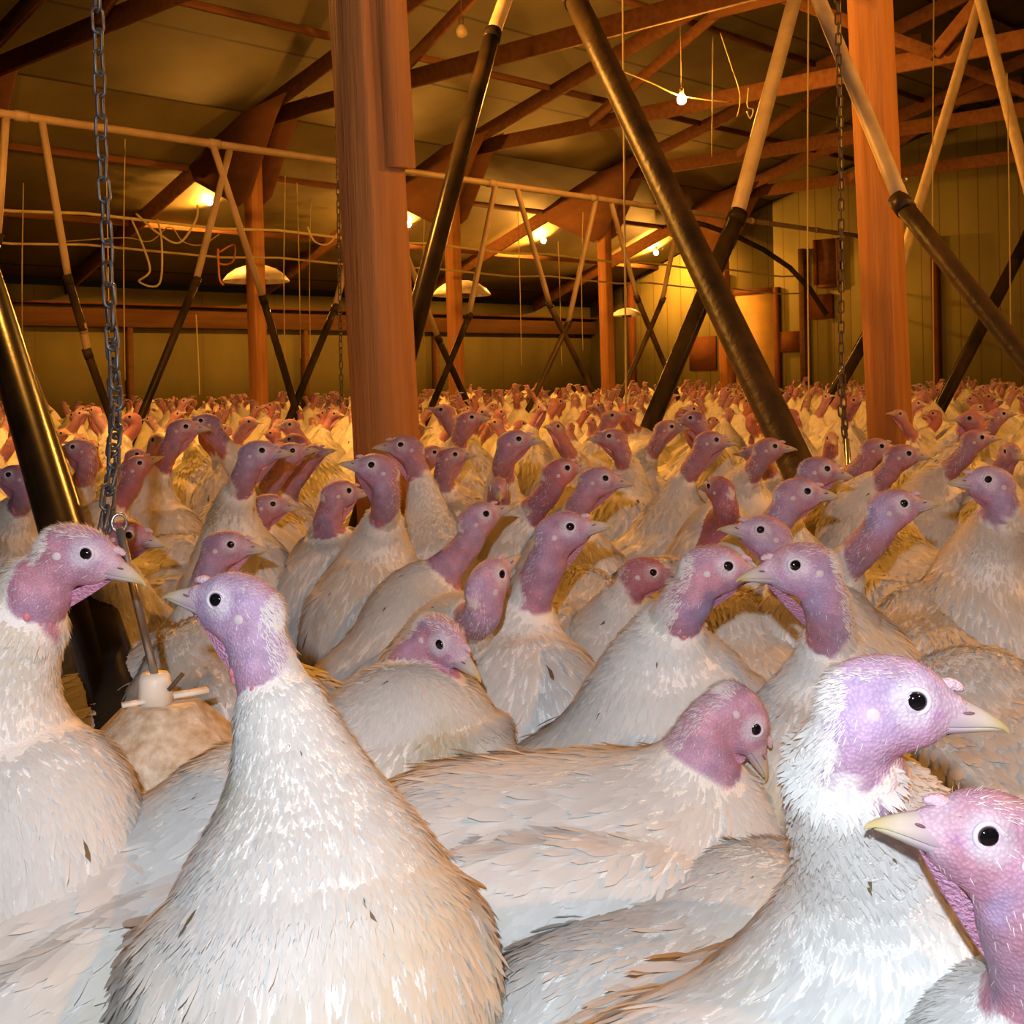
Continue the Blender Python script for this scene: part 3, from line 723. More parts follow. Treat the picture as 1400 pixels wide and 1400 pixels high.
def col_of(p, X, hue, reg, seed):
    s, back, skin, tg, wb, head, q, leg = reg
    n1 = sn(X, 130, seed)[:, None]; n2 = sn(X, 260, seed + 1)[:, None]; n3 = sn(X, 60, seed + 2)[:, None]
    lil = np.array([.43, .31, .49]); ros = np.array([.50, .25, .33]); red = np.array([.46, .11, .13]); pale = np.array([.60, .53, .62]); blu = np.array([.38, .34, .56])
    c = lil + np.clip(.5 + .6 * n3 + (hue - .4), 0, 1) * (ros - lil)
    c = c + np.clip(n1 - .25, 0, 1) * .5 * (blu - c)
    neckdown = np.clip((s - .02) / max(.03, p.bare - .02), 0, 1)[:, None]
    c = c + neckdown * (.25 + .6 * hue) * (red * .6 + ros * .4 - c) * np.clip(.7 + .5 * n2, 0, 1)
    if True:
        qx, qz = q[:, 0:1], q[:, 2:3]
        crown = np.clip((qz - .012) / .012, 0, 1) * head[:, None]
        c = c + crown * .6 * (np.array([.55, .28, .32]) - c) * np.clip(.8 + .4 * n1, 0, 1)
        de = np.sqrt(qx ** 2 + (qz - .001) ** 2)
        c = c + np.clip((.0165 - de) / .006, 0, 1) * head[:, None] * .85 * (pale - c)
        fa = np.clip((qx - .010) / .014, 0, 1) * head[:, None]
        c = c + fa * .7 * (np.array([.62, .48, .56]) - c)
        lore = np.exp(-(((qx - .014) / .004) ** 2 + ((qz + .007) / .003) ** 2)) * head[:, None]
        c = c + lore * .7 * (np.array([.42, .18, .42]) - c)
        thr = np.clip((-qz - .020) / .008, 0, 1) * np.clip((qx + .03) / .02, 0, 1) * head[:, None]
        c = c + thr * .6 * (np.array([.70, .30, .46]) - c)
    c = c * (1 + .10 * n2)
    c = c * (1 - .20 * np.clip((hue - .35) / .25, 0, 1) * np.array([.7, 1.0, 1.0]))
    if hue > .75: c = c * np.array([.95, .78, .76])
    fea = np.array([.78, .76, .735]) * (1 + .03 * n2)
    st = np.clip(sn(X, 14, seed + 4) - .2, 0, 1)[:, None]
    fea = fea + st * .45 * (np.array([.74, .60, .38]) - fea)
    m_ = skin[:, None]
    out = fea * (1 - m_) + c * m_
    out[leg] = np.array([.55, .40, .34])
    return np.concatenate([np.clip(out, 0.01, 1), np.maximum(m_, leg[:, None] * 1.0)], 1)

def vnormals(X, Fq):
    n = np.zeros_like(X); a = X[Fq[:, 2]] - X[Fq[:, 0]]; b = X[Fq[:, 3]] - X[Fq[:, 1]]; c = np.cross(a, b)
    for i in range(4): np.add.at(n, Fq[:, i], c)
    return n / (np.linalg.norm(n, axis=1)[:, None] + 1e-12), np.linalg.norm(c, axis=1) * .5

def plumage(p, X, Fq, reg, N_, A, nb, nn, nh, simple, seed):
    """overlapping feathers: nb on the body, nn on the neck, nh bristles on head and nape"""
    r = np.random.default_rng(seed)
    s, back, skin, tg, wb, head, q, leg = reg
    fc = lambda v: v[Fq].mean(1)
    sk, w_, sf, bk, hd, lg = fc(skin), fc(wb), fc(s), fc(back), fc(head.astype(float)), fc(leg.astype(float))
    db_low = fc(X[:, 2]) > .06
    out_v, out_q, out_t, out_c, off = [], [], [], [], 0; out_n = []
    Fw, Lw, Uw = p.Bf[:, 0], p.Bf[:, 1], p.Bf[:, 2]
    qa = (fc(X) if False else X[Fq].mean(1)) - p.E; qh = qa @ p.H / p.sc
    sets = [('body', nb, A * (w_ > .35) * (sk < .3) * (lg < .3) * db_low),
            ('neck', nn, A * (w_ <= .62) * (sk < .5) * (hd < .5) * (1.0 / (.35 + w_))),
            ('bris', nh, A * (.25 * ((hd > .5) & (qh[:, 0] < .022) & (qh[:, 2] > .014)) + 1.1 * ((hd > .5) & (qh[:, 0] < -.036)) + .6 * ((hd <= .5) & (sk > .3) & (bk > .45)) + .012 * (sk > .5) * (qh[:, 0] < 0.02)))]
    for nm, n, W in sets:
        if n <= 0 or W.sum() <= 0: continue
        fi = r.choice(len(Fq), n, p=W / W.sum()); u = r.random((n, 2))
        a, b, c, d = (X[Fq[fi, i]] for i in range(4))
        P = (a * (1 - u[:, :1]) + b * u[:, :1]) * (1 - u[:, 1:]) + (d * (1 - u[:, :1]) + c * u[:, :1]) * u[:, 1:]
        nrm = N_[Fq[fi]].mean(1); nrm /= np.linalg.norm(nrm, axis=1)[:, None]
        fw = w_[fi][:, None]
        bd = -Fw - .22 * Uw * 1.0
        front = np.clip(nrm @ Fw, 0, 1)[:, None]; top = np.clip(nrm @ Uw, 0, 1)[:, None]
        bflow = bd[None, :] * (1 - .85 * front) + np.array([0, 0, -1.0])[None, :] * (1.3 * front + .25)
        flow = bflow * fw + tg[Fq[fi, 0]] * 1.2 * (1 - fw)
        hm = hd[fi] > .5
        flow[hm] = -p.H[:, 0] - .5 * p.H[:, 2]
        flow += r.normal(0, .20, (n, 3)); flow -= (flow * nrm).sum(1)[:, None] * nrm
        flow /= np.linalg.norm(flow, axis=1)[:, None] + 1e-9
        side = np.cross(flow, nrm); g = r.random((n, 1)); g2 = r.random((n, 1))
        if nm == 'body':
            q_ = (P - p.B) @ p.Bf; wing = ((q_[:, 0] < .06) & (np.abs(q_[:, 1]) > .06))[:, None]; tail = (q_[:, 0] < -.2)[:, None]
            ln = (.020 + .018 * g + .018 * wing * g2 + .03 * tail) * (.55 + .45 * fw); wd = ln * (.055 + .05 * g2 + .07 * wing * g * (g2 > .6) + .05 * tail)
            lift = np.radians(3 + 8 * g2 ** 2 + 20 * (g > .988)); base = .0005
            if simple: ln *= 1.3; wd = ln * .17
        elif nm == 'neck':
            sm = np.clip(w_[fi] / .5, 0, 1)[:, None]
            ln = .010 + .007 * g + .012 * sm; wd = ln * (.075 + .05 * g2); lift = np.radians(9 + 24 * g2 ** 1.5 * (1 - .5 * sm)); base = -.0015
            if simple: ln *= 1.4; wd *= 2.2
        else:
            ln = .004 + .004 * g; wd = np.full((n, 1), .00018) * (1 + g); lift = np.radians(22 + 38 * g2); base = -.0005
            if simple: wd *= 1.7
        wd = wd.reshape(-1, 1); lift = np.asarray(lift).reshape(-1, 1)
        curl = .35
        def at(t, lat):
            th = lift * (1 - curl * t)
            return P + nrm * base + flow * (ln * t * np.cos(th)) + nrm * (ln * t * np.sin(th)) + side * (wd * lat) + nrm * (-(np.abs(lat)) * wd * .25)
        rnd = r.random((n, 1))
        tone = np.array([[.79, .775, .75]]) * (.93 + .09 * rnd)
        blot = np.clip(sn(P, 11, seed + 7) - .15, 0, 1)[:, None] * (.4 + .6 * g2)
        tone = tone + blot * .60 * (np.array([[.76, .60, .36]]) - tone)
        low = np.clip(sn(P, 22, seed + 8) - .62, 0, 1)[:, None]; tone = tone + low * 1.0 * g * (np.array([[.50, .40, .16]]) - tone)
        sp = (r.random((n, 1)) > .9985); tone = np.where(sp, np.array([[.22, .16, .09]]), tone); ln_ = np.where(sp, .3, 1.0)
        if nm == 'neck':
            bare_mix = np.clip((sk[fi] - .1) / .6, 0, 1)[:, None]; tone = tone * (1 - .10 * bare_mix)
        if nm == 'bris': tone = np.array([[.85, .80, .76]]) * (.85 + .15 * rnd)
        if nm != 'body' or simple:
            v = np.stack([at(0, -1), at(0, 1), at(.6, .8), at(.6, -.8), at(1.0, 0)], 1); nv = 5
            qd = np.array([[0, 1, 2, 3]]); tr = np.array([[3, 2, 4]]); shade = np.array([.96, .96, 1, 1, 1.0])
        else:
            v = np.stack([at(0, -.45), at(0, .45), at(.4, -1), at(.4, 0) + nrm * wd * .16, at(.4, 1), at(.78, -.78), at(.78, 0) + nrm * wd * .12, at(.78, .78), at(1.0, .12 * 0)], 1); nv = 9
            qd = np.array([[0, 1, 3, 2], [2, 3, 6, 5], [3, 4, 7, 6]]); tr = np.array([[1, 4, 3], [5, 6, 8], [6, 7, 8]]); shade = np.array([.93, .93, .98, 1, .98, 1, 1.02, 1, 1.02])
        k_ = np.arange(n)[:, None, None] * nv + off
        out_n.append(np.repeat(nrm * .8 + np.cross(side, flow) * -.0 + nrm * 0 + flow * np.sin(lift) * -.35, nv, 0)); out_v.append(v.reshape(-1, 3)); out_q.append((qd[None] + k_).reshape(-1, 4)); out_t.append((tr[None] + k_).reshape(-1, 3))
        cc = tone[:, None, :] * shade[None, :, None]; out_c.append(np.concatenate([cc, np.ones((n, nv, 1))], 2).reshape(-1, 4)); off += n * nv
    p.fn = np.concatenate(out_n)
    return np.concatenate(out_v), [np.concatenate(out_q), np.concatenate(out_t)], np.clip(np.concatenate(out_c), 0, 1)

def head_parts(p):
    """meshes in head-local coordinates moved into the root frame: name -> (V, faces, mats, colour)"""
    s = p.sc
    def W(V): return (np.asarray(V) * s) @ p.H.T + p.E
    out = []
    # upper and lower beak as lofts: rings (x, z top, z bottom, half width), flat along the mouth line
    def loft(rings, upper, k_=14):
        V = []; F = []
        for (x, zt, zb, hw) in rings:
            zm = zb if upper else zt; hh = zt - zb
            for j in range(k_):
                t = 2 * math.pi * j / k_; cy, cz = math.cos(t), math.sin(t)
                up_ = (cz > 0) if upper else (cz < 0)
                V.append((x, hw * cy * (1 - .18 * abs(cz) if up_ else 1), zm + cz * (hh if up_ else .0012)))
        for i in range(len(rings) - 1):
            for j in range(k_): F.append((i * k_ + j, i * k_ + (j + 1) % k_, (i + 1) * k_ + (j + 1) % k_, (i + 1) * k_ + j))
        return V, F
    up = [(.010, .0055, -.0140, .0110), (.020, .0035, -.0146, .0112), (.028, .0004, -.0150, .0101), (.035, -.0032, -.0153, .0084), (.042, -.0072, -.0158, .0065), (.048, -.0110, -.0165, .0047), (.053, -.0146, -.0180, .0029), (.0562, -.0178, -.0204, .0013), (.0572, -.0196, -.0212, .0003)]
    lo = [(.002, -.0150, -.0225, .0100), (.016, -.0156, -.0222, .0098), (.028, -.0162, -.0214, .0082), (.038, -.0168, -.0208, .0060), (.046, -.0176, -.0205, .0038), (.0515, -.0190, -.0204, .0012)]
    for nm, rg, u_ in (('upper_beak', up, True), ('lower_beak', lo, False)):
        V, F = loft(rg, u_); V = np.array(V)
        t = np.clip((V[:, 0] - .024) / .016, 0, 1)[:, None]
        c = np.array([.54, .41, .49]) * (1 - t) + np.array([.64, .56, .47]) * t
        t2 = np.clip((V[:, 0] - .043) / .010, 0, 1)[:, None]; c = c * (1 - t2) + np.array([.58, .47, .22]) * t2
        V2 = W(V); out.append((nm, V2, [np.array(F)], [BEAKM], np.concatenate([c, np.ones((len(c), 1))], 1), None))
    for sg in (1, -1):
        b = MB().ball((.0325, sg * .0079, -.0078), .0030, 6, (1.1, .35, .30)); out.append(('nostril', W(b.v), [np.array(b.f4)], [NOST], None, 'upper_beak'))
        # eye: pupil cap and iris rim
        b = MB().ball((0, 0, 0), .0066, 10); V = np.array(b.v); f = np.array(b.f4)
        V = V[:, [0, 2, 1]] * np.array([1.02, .62, .95])
        f = f[:, ::-1] if sg > 0 else f
        V[:, 1] *= 1
        cen = V[f].mean(1); ring = np.hypot(cen[:, 0], cen[:, 2]) / .0066
        V = V + np.array([0.0005, sg * .0168, .0015])
        out.append(('eye', W(V), [f], [EYEM, IRIS], None, None, (ring > .80).astype(int)))
        b = MB().torus((0.0005, sg * .0178, .0015), (1, 0, 0), (0, 0, 1), .0076, .0070, .0016, 20, 8); out.append(('eyelid', W(b.v), [np.array(b.f4)], [LID], None, 'eye'))
        ys = np.linspace(.034, .012, 45); pr = np.stack([np.full(45, -.0240), sg * ys, np.full(45, -.0055)], 1)
        hit = np.argmax(sdf_all(p, W(pr)) < 0); b = MB().ball((-.0240, sg * (ys[hit] - .0003), -.0055), .0046, 8, (1, .32, .95)); out.append(('ear_patch', W(b.v), [np.array(b.f4)], [PATCH], None, None))
    b = MB().tube([(.017, 0, .0040), (.0205, 0, .0062), (.0245, 0, .0070), (.0280, 0, .0060), (.0310, 0, .0042), (.0320, 0, .0030)], [.0050, .0046, .0040, .0032, .0024, .001], 10)
    out.append(('snood', W(b.v), [np.array(b.f4), np.array(b.f3)], [SNOOD], None, None))
    # throat wattle: fold spanning chin to upper neck
    P0 = np.array([.026, 0, -.0205])
    nk = [(np.linalg.inv(p.H) @ (p.nk[i] - p.E)) / s for i in (0, 1, 2, 3, 4, 5)]
    al = np.interp([.6, 1.0], [0, 1], [0, 1])
    tgt_s = min(p.bare * .8, .068); j = int(np.argmin(np.abs(p.arc - tgt_s)))
    nkx = (np.linalg.inv(p.H) @ (p.nk[j] - p.E)) / s
    tdir = (np.linalg.inv(p.H) @ unit(p.nk[j + 1] - p.nk[j]))
    fr2 = unit(np.array([1, 0, 0]) - tdir * tdir[0]); end = nkx + fr2 * .0240
    a, c = P0, end; mid = (a + c) / 2 + np.array([.003, 0, -.002]); nkm = (np.linalg.inv(p.H) @ (p.nk[max(1, j // 2)] - p.E)) / s
    inner = nkm + (mid - nkm) * .35; outc = mid + (mid - nkm) * -.02
    V = []; F = []; n_ = 9; m2 = 5
    for side in (1, -1):
        for i in range(n_):
            t = i / (n_ - 1); e = (1 - t) ** 2 * a + 2 * t * (1 - t) * outc + t * t * c
            i2 = (1 - t) ** 2 * a + 2 * t * (1 - t) * inner + t * t * c
            for q_ in range(m2):
                w_ = q_ / (m2 - 1); pt = e + (i2 - e) * w_; th = (.0012 + .0050 * math.sqrt(w_)) * (.5 + math.sin(math.pi * min(1, t + .1)) * .6)
                V.append(pt + np.array([0, side * th + .0012 * math.sin(t * 14) * (1 - w_), 0]))
    for sd in range(2):
        for i in range(n_ - 1):
            for q_ in range(m2 - 1):
                b0 = sd * n_ * m2 + i * m2 + q_; f = (b0, b0 + 1, b0 + m2 + 1, b0 + m2); F.append(f if sd else f[::-1])
    for i in range(n_ - 1):
        b0 = i * m2; b1 = n_ * m2 + i * m2; F.append((b0, b0 + m2, b1 + m2, b1))
    out.append(('wattle', W(V), [np.array(F)], [WATT], None, None))
    # red caruncles low on the front of the bare neck
    r = np.random.default_rng(int(abs(p.E[0]) * 1e4) + 3); b = MB(); j2 = int(np.argmin(np.abs(p.arc - (p.bare - .012))))
    Hi = p.H.T
    for q_ in range(16):
        jj = max(1, min(len(p.nk) - 2, j2 + int(r.integers(-1, 1)))); ct = p.nk[jj] + (p.nk[jj + 1] - p.nk[jj]) * r.random()
        td = unit(p.nk[jj + 1] - p.nk[jj]); fd = unit(p.H[:, 0] - td * (td @ p.H[:, 0])); ld = np.cross(td, fd); an = r.uniform(-1.5, 1.5)
        pos = ct + (fd * math.cos(an) + ld * math.sin(an)) * (p.nr[jj] * .93)
        b.ball(tuple(pos), r.uniform(.0025, .0048) * s, 6, (1, 1, 1.25))
    out.append(('caruncles', np.array(b.v), [np.array(b.f4)], [WATTR], None, None))
    return out

GROUP = 'white turkeys crowding the barn floor'
def build_bird(p, root_loc, h, nb, nn, nh, hue, simple, seed, name='turkey'):
    root = empty(name, root_loc)
    X, Fq = body_surface(p, h)
    N_, A = vnormals(X, Fq); reg = regions(p, X)
    me = mesh_np('body', X, [Fq], [SKIN], True, col_of(p, X, hue, reg, seed))
    link('body', me, root)
    V, F, c = plumage(p, X, Fq, reg, N_, A, nb, nn, nh, simple, seed)
    pm = mesh_np('plumage', V, F, [FEATH], True, c)
    nn_ = p.fn / (np.linalg.norm(p.fn, axis=1)[:, None] + 1e-9); pm.normals_split_custom_set_from_vertices(nn_.astype(np.float32))
    link('plumage', pm, root)
    made = {}
    for it in head_parts(p):
        nm, V, F, ms, cc, par = it[:6]; mi = it[6] if len(it) > 6 else None
        o = link(nm, mesh_np(nm, V, [f.astype(np.int32) for f in F], ms, True, cc, mi), made.get(par, root)); made[nm] = o
    return root
def joined(p, h, nb, hue, seed, name):
    """one light mesh for birds too small to show their parts"""
    X, Fq = body_surface(p, h); N_, A = vnormals(X, Fq); reg = regions(p, X); c = col_of(p, X, hue, reg, seed)
    VV = [X]; QQ = [Fq]; TT = []; CC = [c]; MI = [np.zeros(len(Fq), int)]; MT = []; off = len(X)
    V, F, c2 = plumage(p, X, Fq, reg, N_, A, nb, nb // 3, 0, True, seed)
    VV.append(V); QQ.append(F[0] + off); MI.append(np.full(len(F[0]), 1)); TT.append(F[1] + off); MT.append(np.full(len(F[1]), 1)); CC.append(c2); off += len(V)
    for it in head_parts(p):
        if it[0] not in ('upper_beak', 'eye', 'wattle'): continue
        V, F = it[1], it[2]; mi = {'upper_beak': 2, 'eye': 3, 'wattle': 4}[it[0]]
        VV.append(V); QQ.append(F[0] + off); MI.append(np.full(len(F[0]), mi)); CC.append(it[4] if it[4] is not None else np.ones((len(V), 4))); off += len(V)
    return (np.concatenate(VV), np.concatenate(QQ), np.concatenate(TT), np.concatenate(CC), np.concatenate(MI), np.concatenate(MT))
JM = [SKIN, FEATH, BEAKM, EYEM, WATT]

BIRDS = []   # occupied body centres
def hero(px, py, d, hy, hp, by, label, off=(.155, .0), dz=.0, bpch=22, bz=.385, bare=.085, hue=.4, res=None, low=0, hr=0, neckw=1.0, fat=1.0, sc=1.0, bpx=None, nb=(.13, 0, .075)):
    """eye seen at pixel (px,py) at distance d; body centre sits off=(behind, left) metres from the head along the body heading, or at bpx=(pixel column, distance)"""
    Hm = frame(hy, hp, hr); e = np.array(img(px, py, d)); v = e - np.array([0, 0, CAM_Z])
    side = -1 if (Hm[:, 1] @ v) > 0 else 1
    E = e - Hm[:, 1] * side * .0165 * sc
    f = frame(by, 0)
    if bpx: q = img(bpx[0], 900, bpx[1]); C_ = np.array([q.x, q.y])
    else: C_ = (E - f[:, 0] * off[0] + f[:, 1] * off[1])[:2]
    root = (C_[0], C_[1], 0)
    p = make_pose(E - np.array([C_[0], C_[1], 0]), None, hy, hp, hr, by, bpch, bz + dz, bare, neckw, sc, low, fat, nb)
    k_ = 1.0 if d < 1.55 else (.62 if d < 2.3 else .36)
    h = res or (.0042 if d < 1.55 else (.006 if d < 2.5 else .008))
    o = build_bird(p, root, h, int(13000 * k_), int(12500 * k_), 2000 if k_ == 1 else int(500 * k_), hue, d > 2.9, len(BIRDS) * 13 + 5)
    tag(o, label, 'turkey', GROUP); BIRDS.append((C_[0], C_[1], math.radians(by))); return o

H_ = hero
def H2(px, py, d, hy, hp, by, label, **k): return hero(px, py, d, hy, hp + 12, by, label, **k)
def back(px, d, by, label, bz=.38, bpch=6, fat=1.05, hue=.5):
    """a bird whose head is tucked low on its far side"""
    q = img(px, 900, d); f = frame(by, 0)[:, 0]; E = np.array([q.x, q.y, 0]) + f * .30; E[2] = bz + .02
    p = make_pose(E - np.array([q.x, q.y, 0]), None, by + 10, -15, 0, by, bpch, bz, .05, 1.0, 1.0, 1, fat)
    k_ = 1.0 if d < 1.5 else .6
    o = build_bird(p, (q.x, q.y, 0), .005 if d < 1.5 else .007, int(13000 * k_), int(4000 * k_), 600, hue, False, len(BIRDS) * 13 + 5)
    tag(o, label, 'turkey', GROUP); BIRDS.append((q.x, q.y, math.radians(by))); return o
# nearest birds
H_(116, 759, 1.16, 0, -12, -25, 'turkey at the left edge before the thick black tube, beak to the right', hue=.45, bpch=76, bpx=(-12, 1.22), neckw=1.35, bare=.06, bz=.34, fat=.78, nb=(.16, 0, .0))
H_(297, 823, 1.03, 163, 18, -72, 'front turkey with a lilac head turned left and a broad white chest', hue=.12, bpch=34, bpx=(408, 1.05), neckw=1.02, sc=1.05, bare=.058, fat=1.08, bz=.355)
H_(1250, 962, .70, -4, 0, 16, 'large front turkey facing right, ruffled white neck, right of the broad white back', hue=.22, bpch=20, bpx=(1075, .84), bare=.04, neckw=1.1, bz=.355, fat=1.05)
H_(1350, 1147, .66, 184, 23, 178, 'turkey cut off by the right edge, closest of all, head turned left', hue=.5, bpch=20, bpx=(1660, .72), bare=.10, bz=.35)
H_(1030, 997, 1.22, 6, -54, 8, 'turkey with a bowed purple head, broad white back turned to the viewer', hue=.35, bpch=2, bpx=(742, 1.24), bz=.378, bare=.085, neckw=1.0, fat=1.12, nb=(.185, 0, -.03), low=2)
H_(601, 882, 1.42, -38, -20, -8, 'turkey looking down to the right between the lilac headed one and the broad white back', hue=.40, bpch=26, bpx=(470, 1.45), bare=.065, bz=.37)
H_(1088, 775, 1.28, 184, 5, -118, 'turkey facing left whose beak covers the beak of its neighbour', hue=.42, bpch=60, bpx=(1110, 1.38), bare=.10, bz=.33, fat=.85)
H_(994, 776, 1.38, 4, 2, -6, 'turkey facing right whose beak meets the one facing left', hue=.48, bpch=36, bpx=(850, 1.48), bare=.07, neckw=1.12, bz=.37)
H_(779, 722, 1.68, 0, 18, -70, 'turkey with raised head and pink throat fold in the middle of the flock', hue=.5, bpch=66, bpx=(716, 1.72), bare=.105, fat=.85, bz=.33, neckw=1.1)
H_(685, 787, 1.58, 48, 36, 24, 'turkey seen from behind with its lilac head lifted toward the right', hue=.15, bpch=30, bpx=(560, 1.74), bare=.10, bz=.36)
back(215, 1.22, 28, 'white back and tail behind the front turkey with the lilac head', bz=.345, bpch=14)
back(905, 1.08, 38, 'white back partly hidden behind the large front turkey with ruffled neck', bz=.295, bpch=2)
back(1345, 1.0, 75, 'white back under the chin of the closest turkey', bz=.29)
# second rows
H2(664, 704, 2.10, 18, 16, 8, 'turkey with a purple head raised to the right, above the lilac one seen from behind', hue=.42, bpch=44, bare=.11, fat=.9, bz=.35)
H2(508, 637, 2.15, 182, 10, -84, 'tall turkey facing left below the thick timber post', hue=.45, bpch=62, bare=.11, fat=1.0, bz=.36)
H2(476, 672, 2.45, 30, -4, -60, 'turkey just behind the tall one facing left, its face turned right', hue=.62, bpch=50, bare=.09, bpx=(452, 2.5), fat=.9)
H2(373, 690, 2.6, 0, -6, -80, 'small low headed turkey left of the tall one facing left', hue=.6, bpch=60, bare=.045, bpx=(378, 2.7), fat=.8, bz=.33)
H2(358, 617, 2.40, 0, -2, -55, 'turkey facing right with a long white neck, right of the twin heads', hue=.45, bpch=56, bare=.08, fat=.9)
H2(315, 746, 1.95, 0, -5, 10, 'turkey with a low purple head behind the beak of the front lilac one', hue=.5, bpch=18, bare=.07, bz=.33)
H2(176, 733, 1.95, -8, -12, 190, 'turkey partly hidden by the chain end and the steel rod', hue=.8, bpch=15, bare=.06, bz=.33, bpx=(255, 2.2))
H2(191, 634, 3.0, 20, 20, 0, 'dark red headed turkey looking up beside the chain', hue=.9, bpch=35, bare=.09)
H2(100, 612, 3.0, 178, 0, -60, 'turkey facing left right beside the thick black tube', hue=.6, bpch=50, bare=.09, fat=.9)
H2(12, 650, 2.7, 190, 0, -60, 'turkey at the left edge behind the thick black tube', hue=.65, bpch=50, bare=.09, fat=.9)
H2(254, 584, 3.05, 6, -2, -40, 'front one of the twin heads left of the first dome heater', hue=.6, bpch=52, bare=.11, fat=.9)
H2(275, 576, 3.3, 180, 0, -130, 'rear one of the twin heads, facing left', hue=.6, bpch=54, bare=.09, fat=.9)
H2(400, 617, 2.95, 2, 6, -30, 'first of two raised heads behind the long white neck', hue=.5, bpch=44, bare=.11, fat=.9)
H2(428, 619, 3.25, 2, 10, -10, 'second of two raised heads behind the long white neck', hue=.55, bpch=40, bare=.11, fat=.9)
H2(548, 609, 2.6, 186, 2, -70, 'turkey facing left in front of the foot of the thick post', hue=.6, bpch=46, bare=.07, bpx=(590, 2.6))
H2(594, 619, 3.6, 4, 0, -50, 'small head just right of the thick post foot, left one of two', hue=.7, bpch=45, fat=.9)
H2(622, 622, 3.2, 4, 2, -60, 'dusky head facing right, right one of two near the thick post foot', hue=.65, bpch=45, bpx=(616, 3.3), fat=.9)
H2(709, 601, 2.75, 0, 0, -80, 'turkey with a long straight neck facing right above the middle one with the pink throat', hue=.55, bpch=66, bare=.10, fat=.85, bz=.36)
H2(645, 571, 3.7, 0, 0, -70, 'white necked turkey facing right just behind the middle of the flock', hue=.6, bpch=60, fat=.9)
H2(671, 668, 2.6, -88, -14, -80, 'low turkey looking straight at the viewer', hue=.7, bpch=16, bz=.34, bare=.06)
H2(775, 641, 2.45, 20, 8, -40, 'red necked turkey facing right between two purple ones', hue=.85, bpch=50, bare=.11, fat=.9)
H2(827, 655, 2.35, 0, -8, -50, 'purple headed turkey facing right above the raised head with pink throat', hue=.42, bpch=40, bare=.09)
H2(833, 597, 3.2, 180, 0, -110, 'turkey facing left beyond the purple headed one facing right', hue=.75, bpch=54, bare=.08, fat=.9)
H2(892, 784, 1.95, 0, -12, -60, 'low red headed turkey left of the pair with meeting beaks', hue=.95, bpch=26, bz=.33, bare=.035)
H2(970, 666, 2.45, 118, 0, -100, 'turkey with a slim red neck looking away to the left', hue=.92, bpch=60, bare=.12, fat=.85)
H2(918, 584, 3.6, 6, 0, -50, 'turkey facing right at the left of the slanting tube foot', hue=.7, bpch=50, fat=.9)
H2(979, 602, 3.0, 2, -6, -20, 'turkey facing right under the dusty black tube', hue=.65, bpch=34, bare=.10)
H2(944, 572, 3.7, 178, -4, 170, 'turkey facing left just above the one under the dusty tube', hue=.65, bpch=30)
H2(1040, 726, 1.80, 178, 8, -150, 'lilac headed turkey facing left just behind the meeting beaks', hue=.25, bpch=34, bare=.08)
H2(1103, 673, 1.98, 0, -4, -40, 'purple headed turkey facing right above the one facing left', hue=.48, bpch=46, bare=.10, off=(.15, .02), fat=.9)
H2(1130, 642, 2.35, 0, -12, -20, 'turkey head facing right just over the purple one, by the tube foot', hue=.5, bpch=30, bare=.09)
H2(1235, 690, 1.75, 0, 4, -66, 'turkey with a long slim neck facing right, right of the meeting beaks', hue=.36, bpch=66, bare=.115, fat=.82, bz=.33)
H2(1351, 657, 1.90, 182, 2, -108, 'tall turkey facing left near the right edge with a thick white neck', hue=.15, bpch=66, bare=.05, neckw=1.15, fat=1.0, bz=.35)
H2(1059, 611, 3.0, 2, -2, -70, 'turkey facing right with its beak before the dusty tube foot', hue=.65, bpch=58, bare=.085, fat=.9)
H2(1030, 618, 3.7, 180, 0, 180, 'small head facing left beside the beak before the tube foot', hue=.7, bpch=26)
H2(1205, 611, 3.05, 2, 0, -60, 'rear one of two heads facing right below the right timber post', hue=.75, bpch=58, bare=.12, fat=.9)
H2(1242, 621, 2.75, 0, -4, -60, 'front one of two heads facing right below the right timber post', hue=.6, bpch=56, bare=.085, fat=.9)
H2(1342, 599, 3.1, 4, 2, -50, 'turkey facing right behind the tall one at the right edge', hue=.75, bpch=52, bare=.11, fat=.9)
H2(1375, 618, 3.0, -86, -10, -90, 'turkey at the right edge looking straight at the viewer', hue=.75, bpch=44, bare=.07, fat=.9)
H2(1337, 569, 3.95, 0, 0, -60, 'turkey facing right in the rows right of the timber post', hue=.75, bpch=48, fat=.9)
H2(1372, 566, 4.2, 6, 4, -60, 'second turkey facing right in the rows right of the timber post', hue=.75, bpch=48, fat=.9)
back(1262, 1.98, 60, 'ruffled yellowish back right of the long slim neck, head tucked out of sight', bz=.37)
back(1265, 2.55, 110, 'yellowish back behind the ruffled one, right of the long slim neck', bz=.38)
back(1400, 1.5, 100, 'white back at the right edge behind the large turkey with the ruffled neck', bz=.36)
back(1035, 1.78, 95, 'pale back between the meeting beaks, head out of sight', bz=.38, bpch=14)
back(858, 2.25, 50, 'orange lit back behind the pink throat fold', bz=.38)
back(318, 1.80, 120, 'orange lit back behind the bell drinker', bz=.37)
back(760, 2.15, 70, 'orange lit back right of the turkey seen from behind', bz=.38)
back(190, 2.68, 60, 'orange lit back between the chain and the low purple head', bz=.39)
print('heroes', len(BIRDS), round(time.time() - T0, 1))

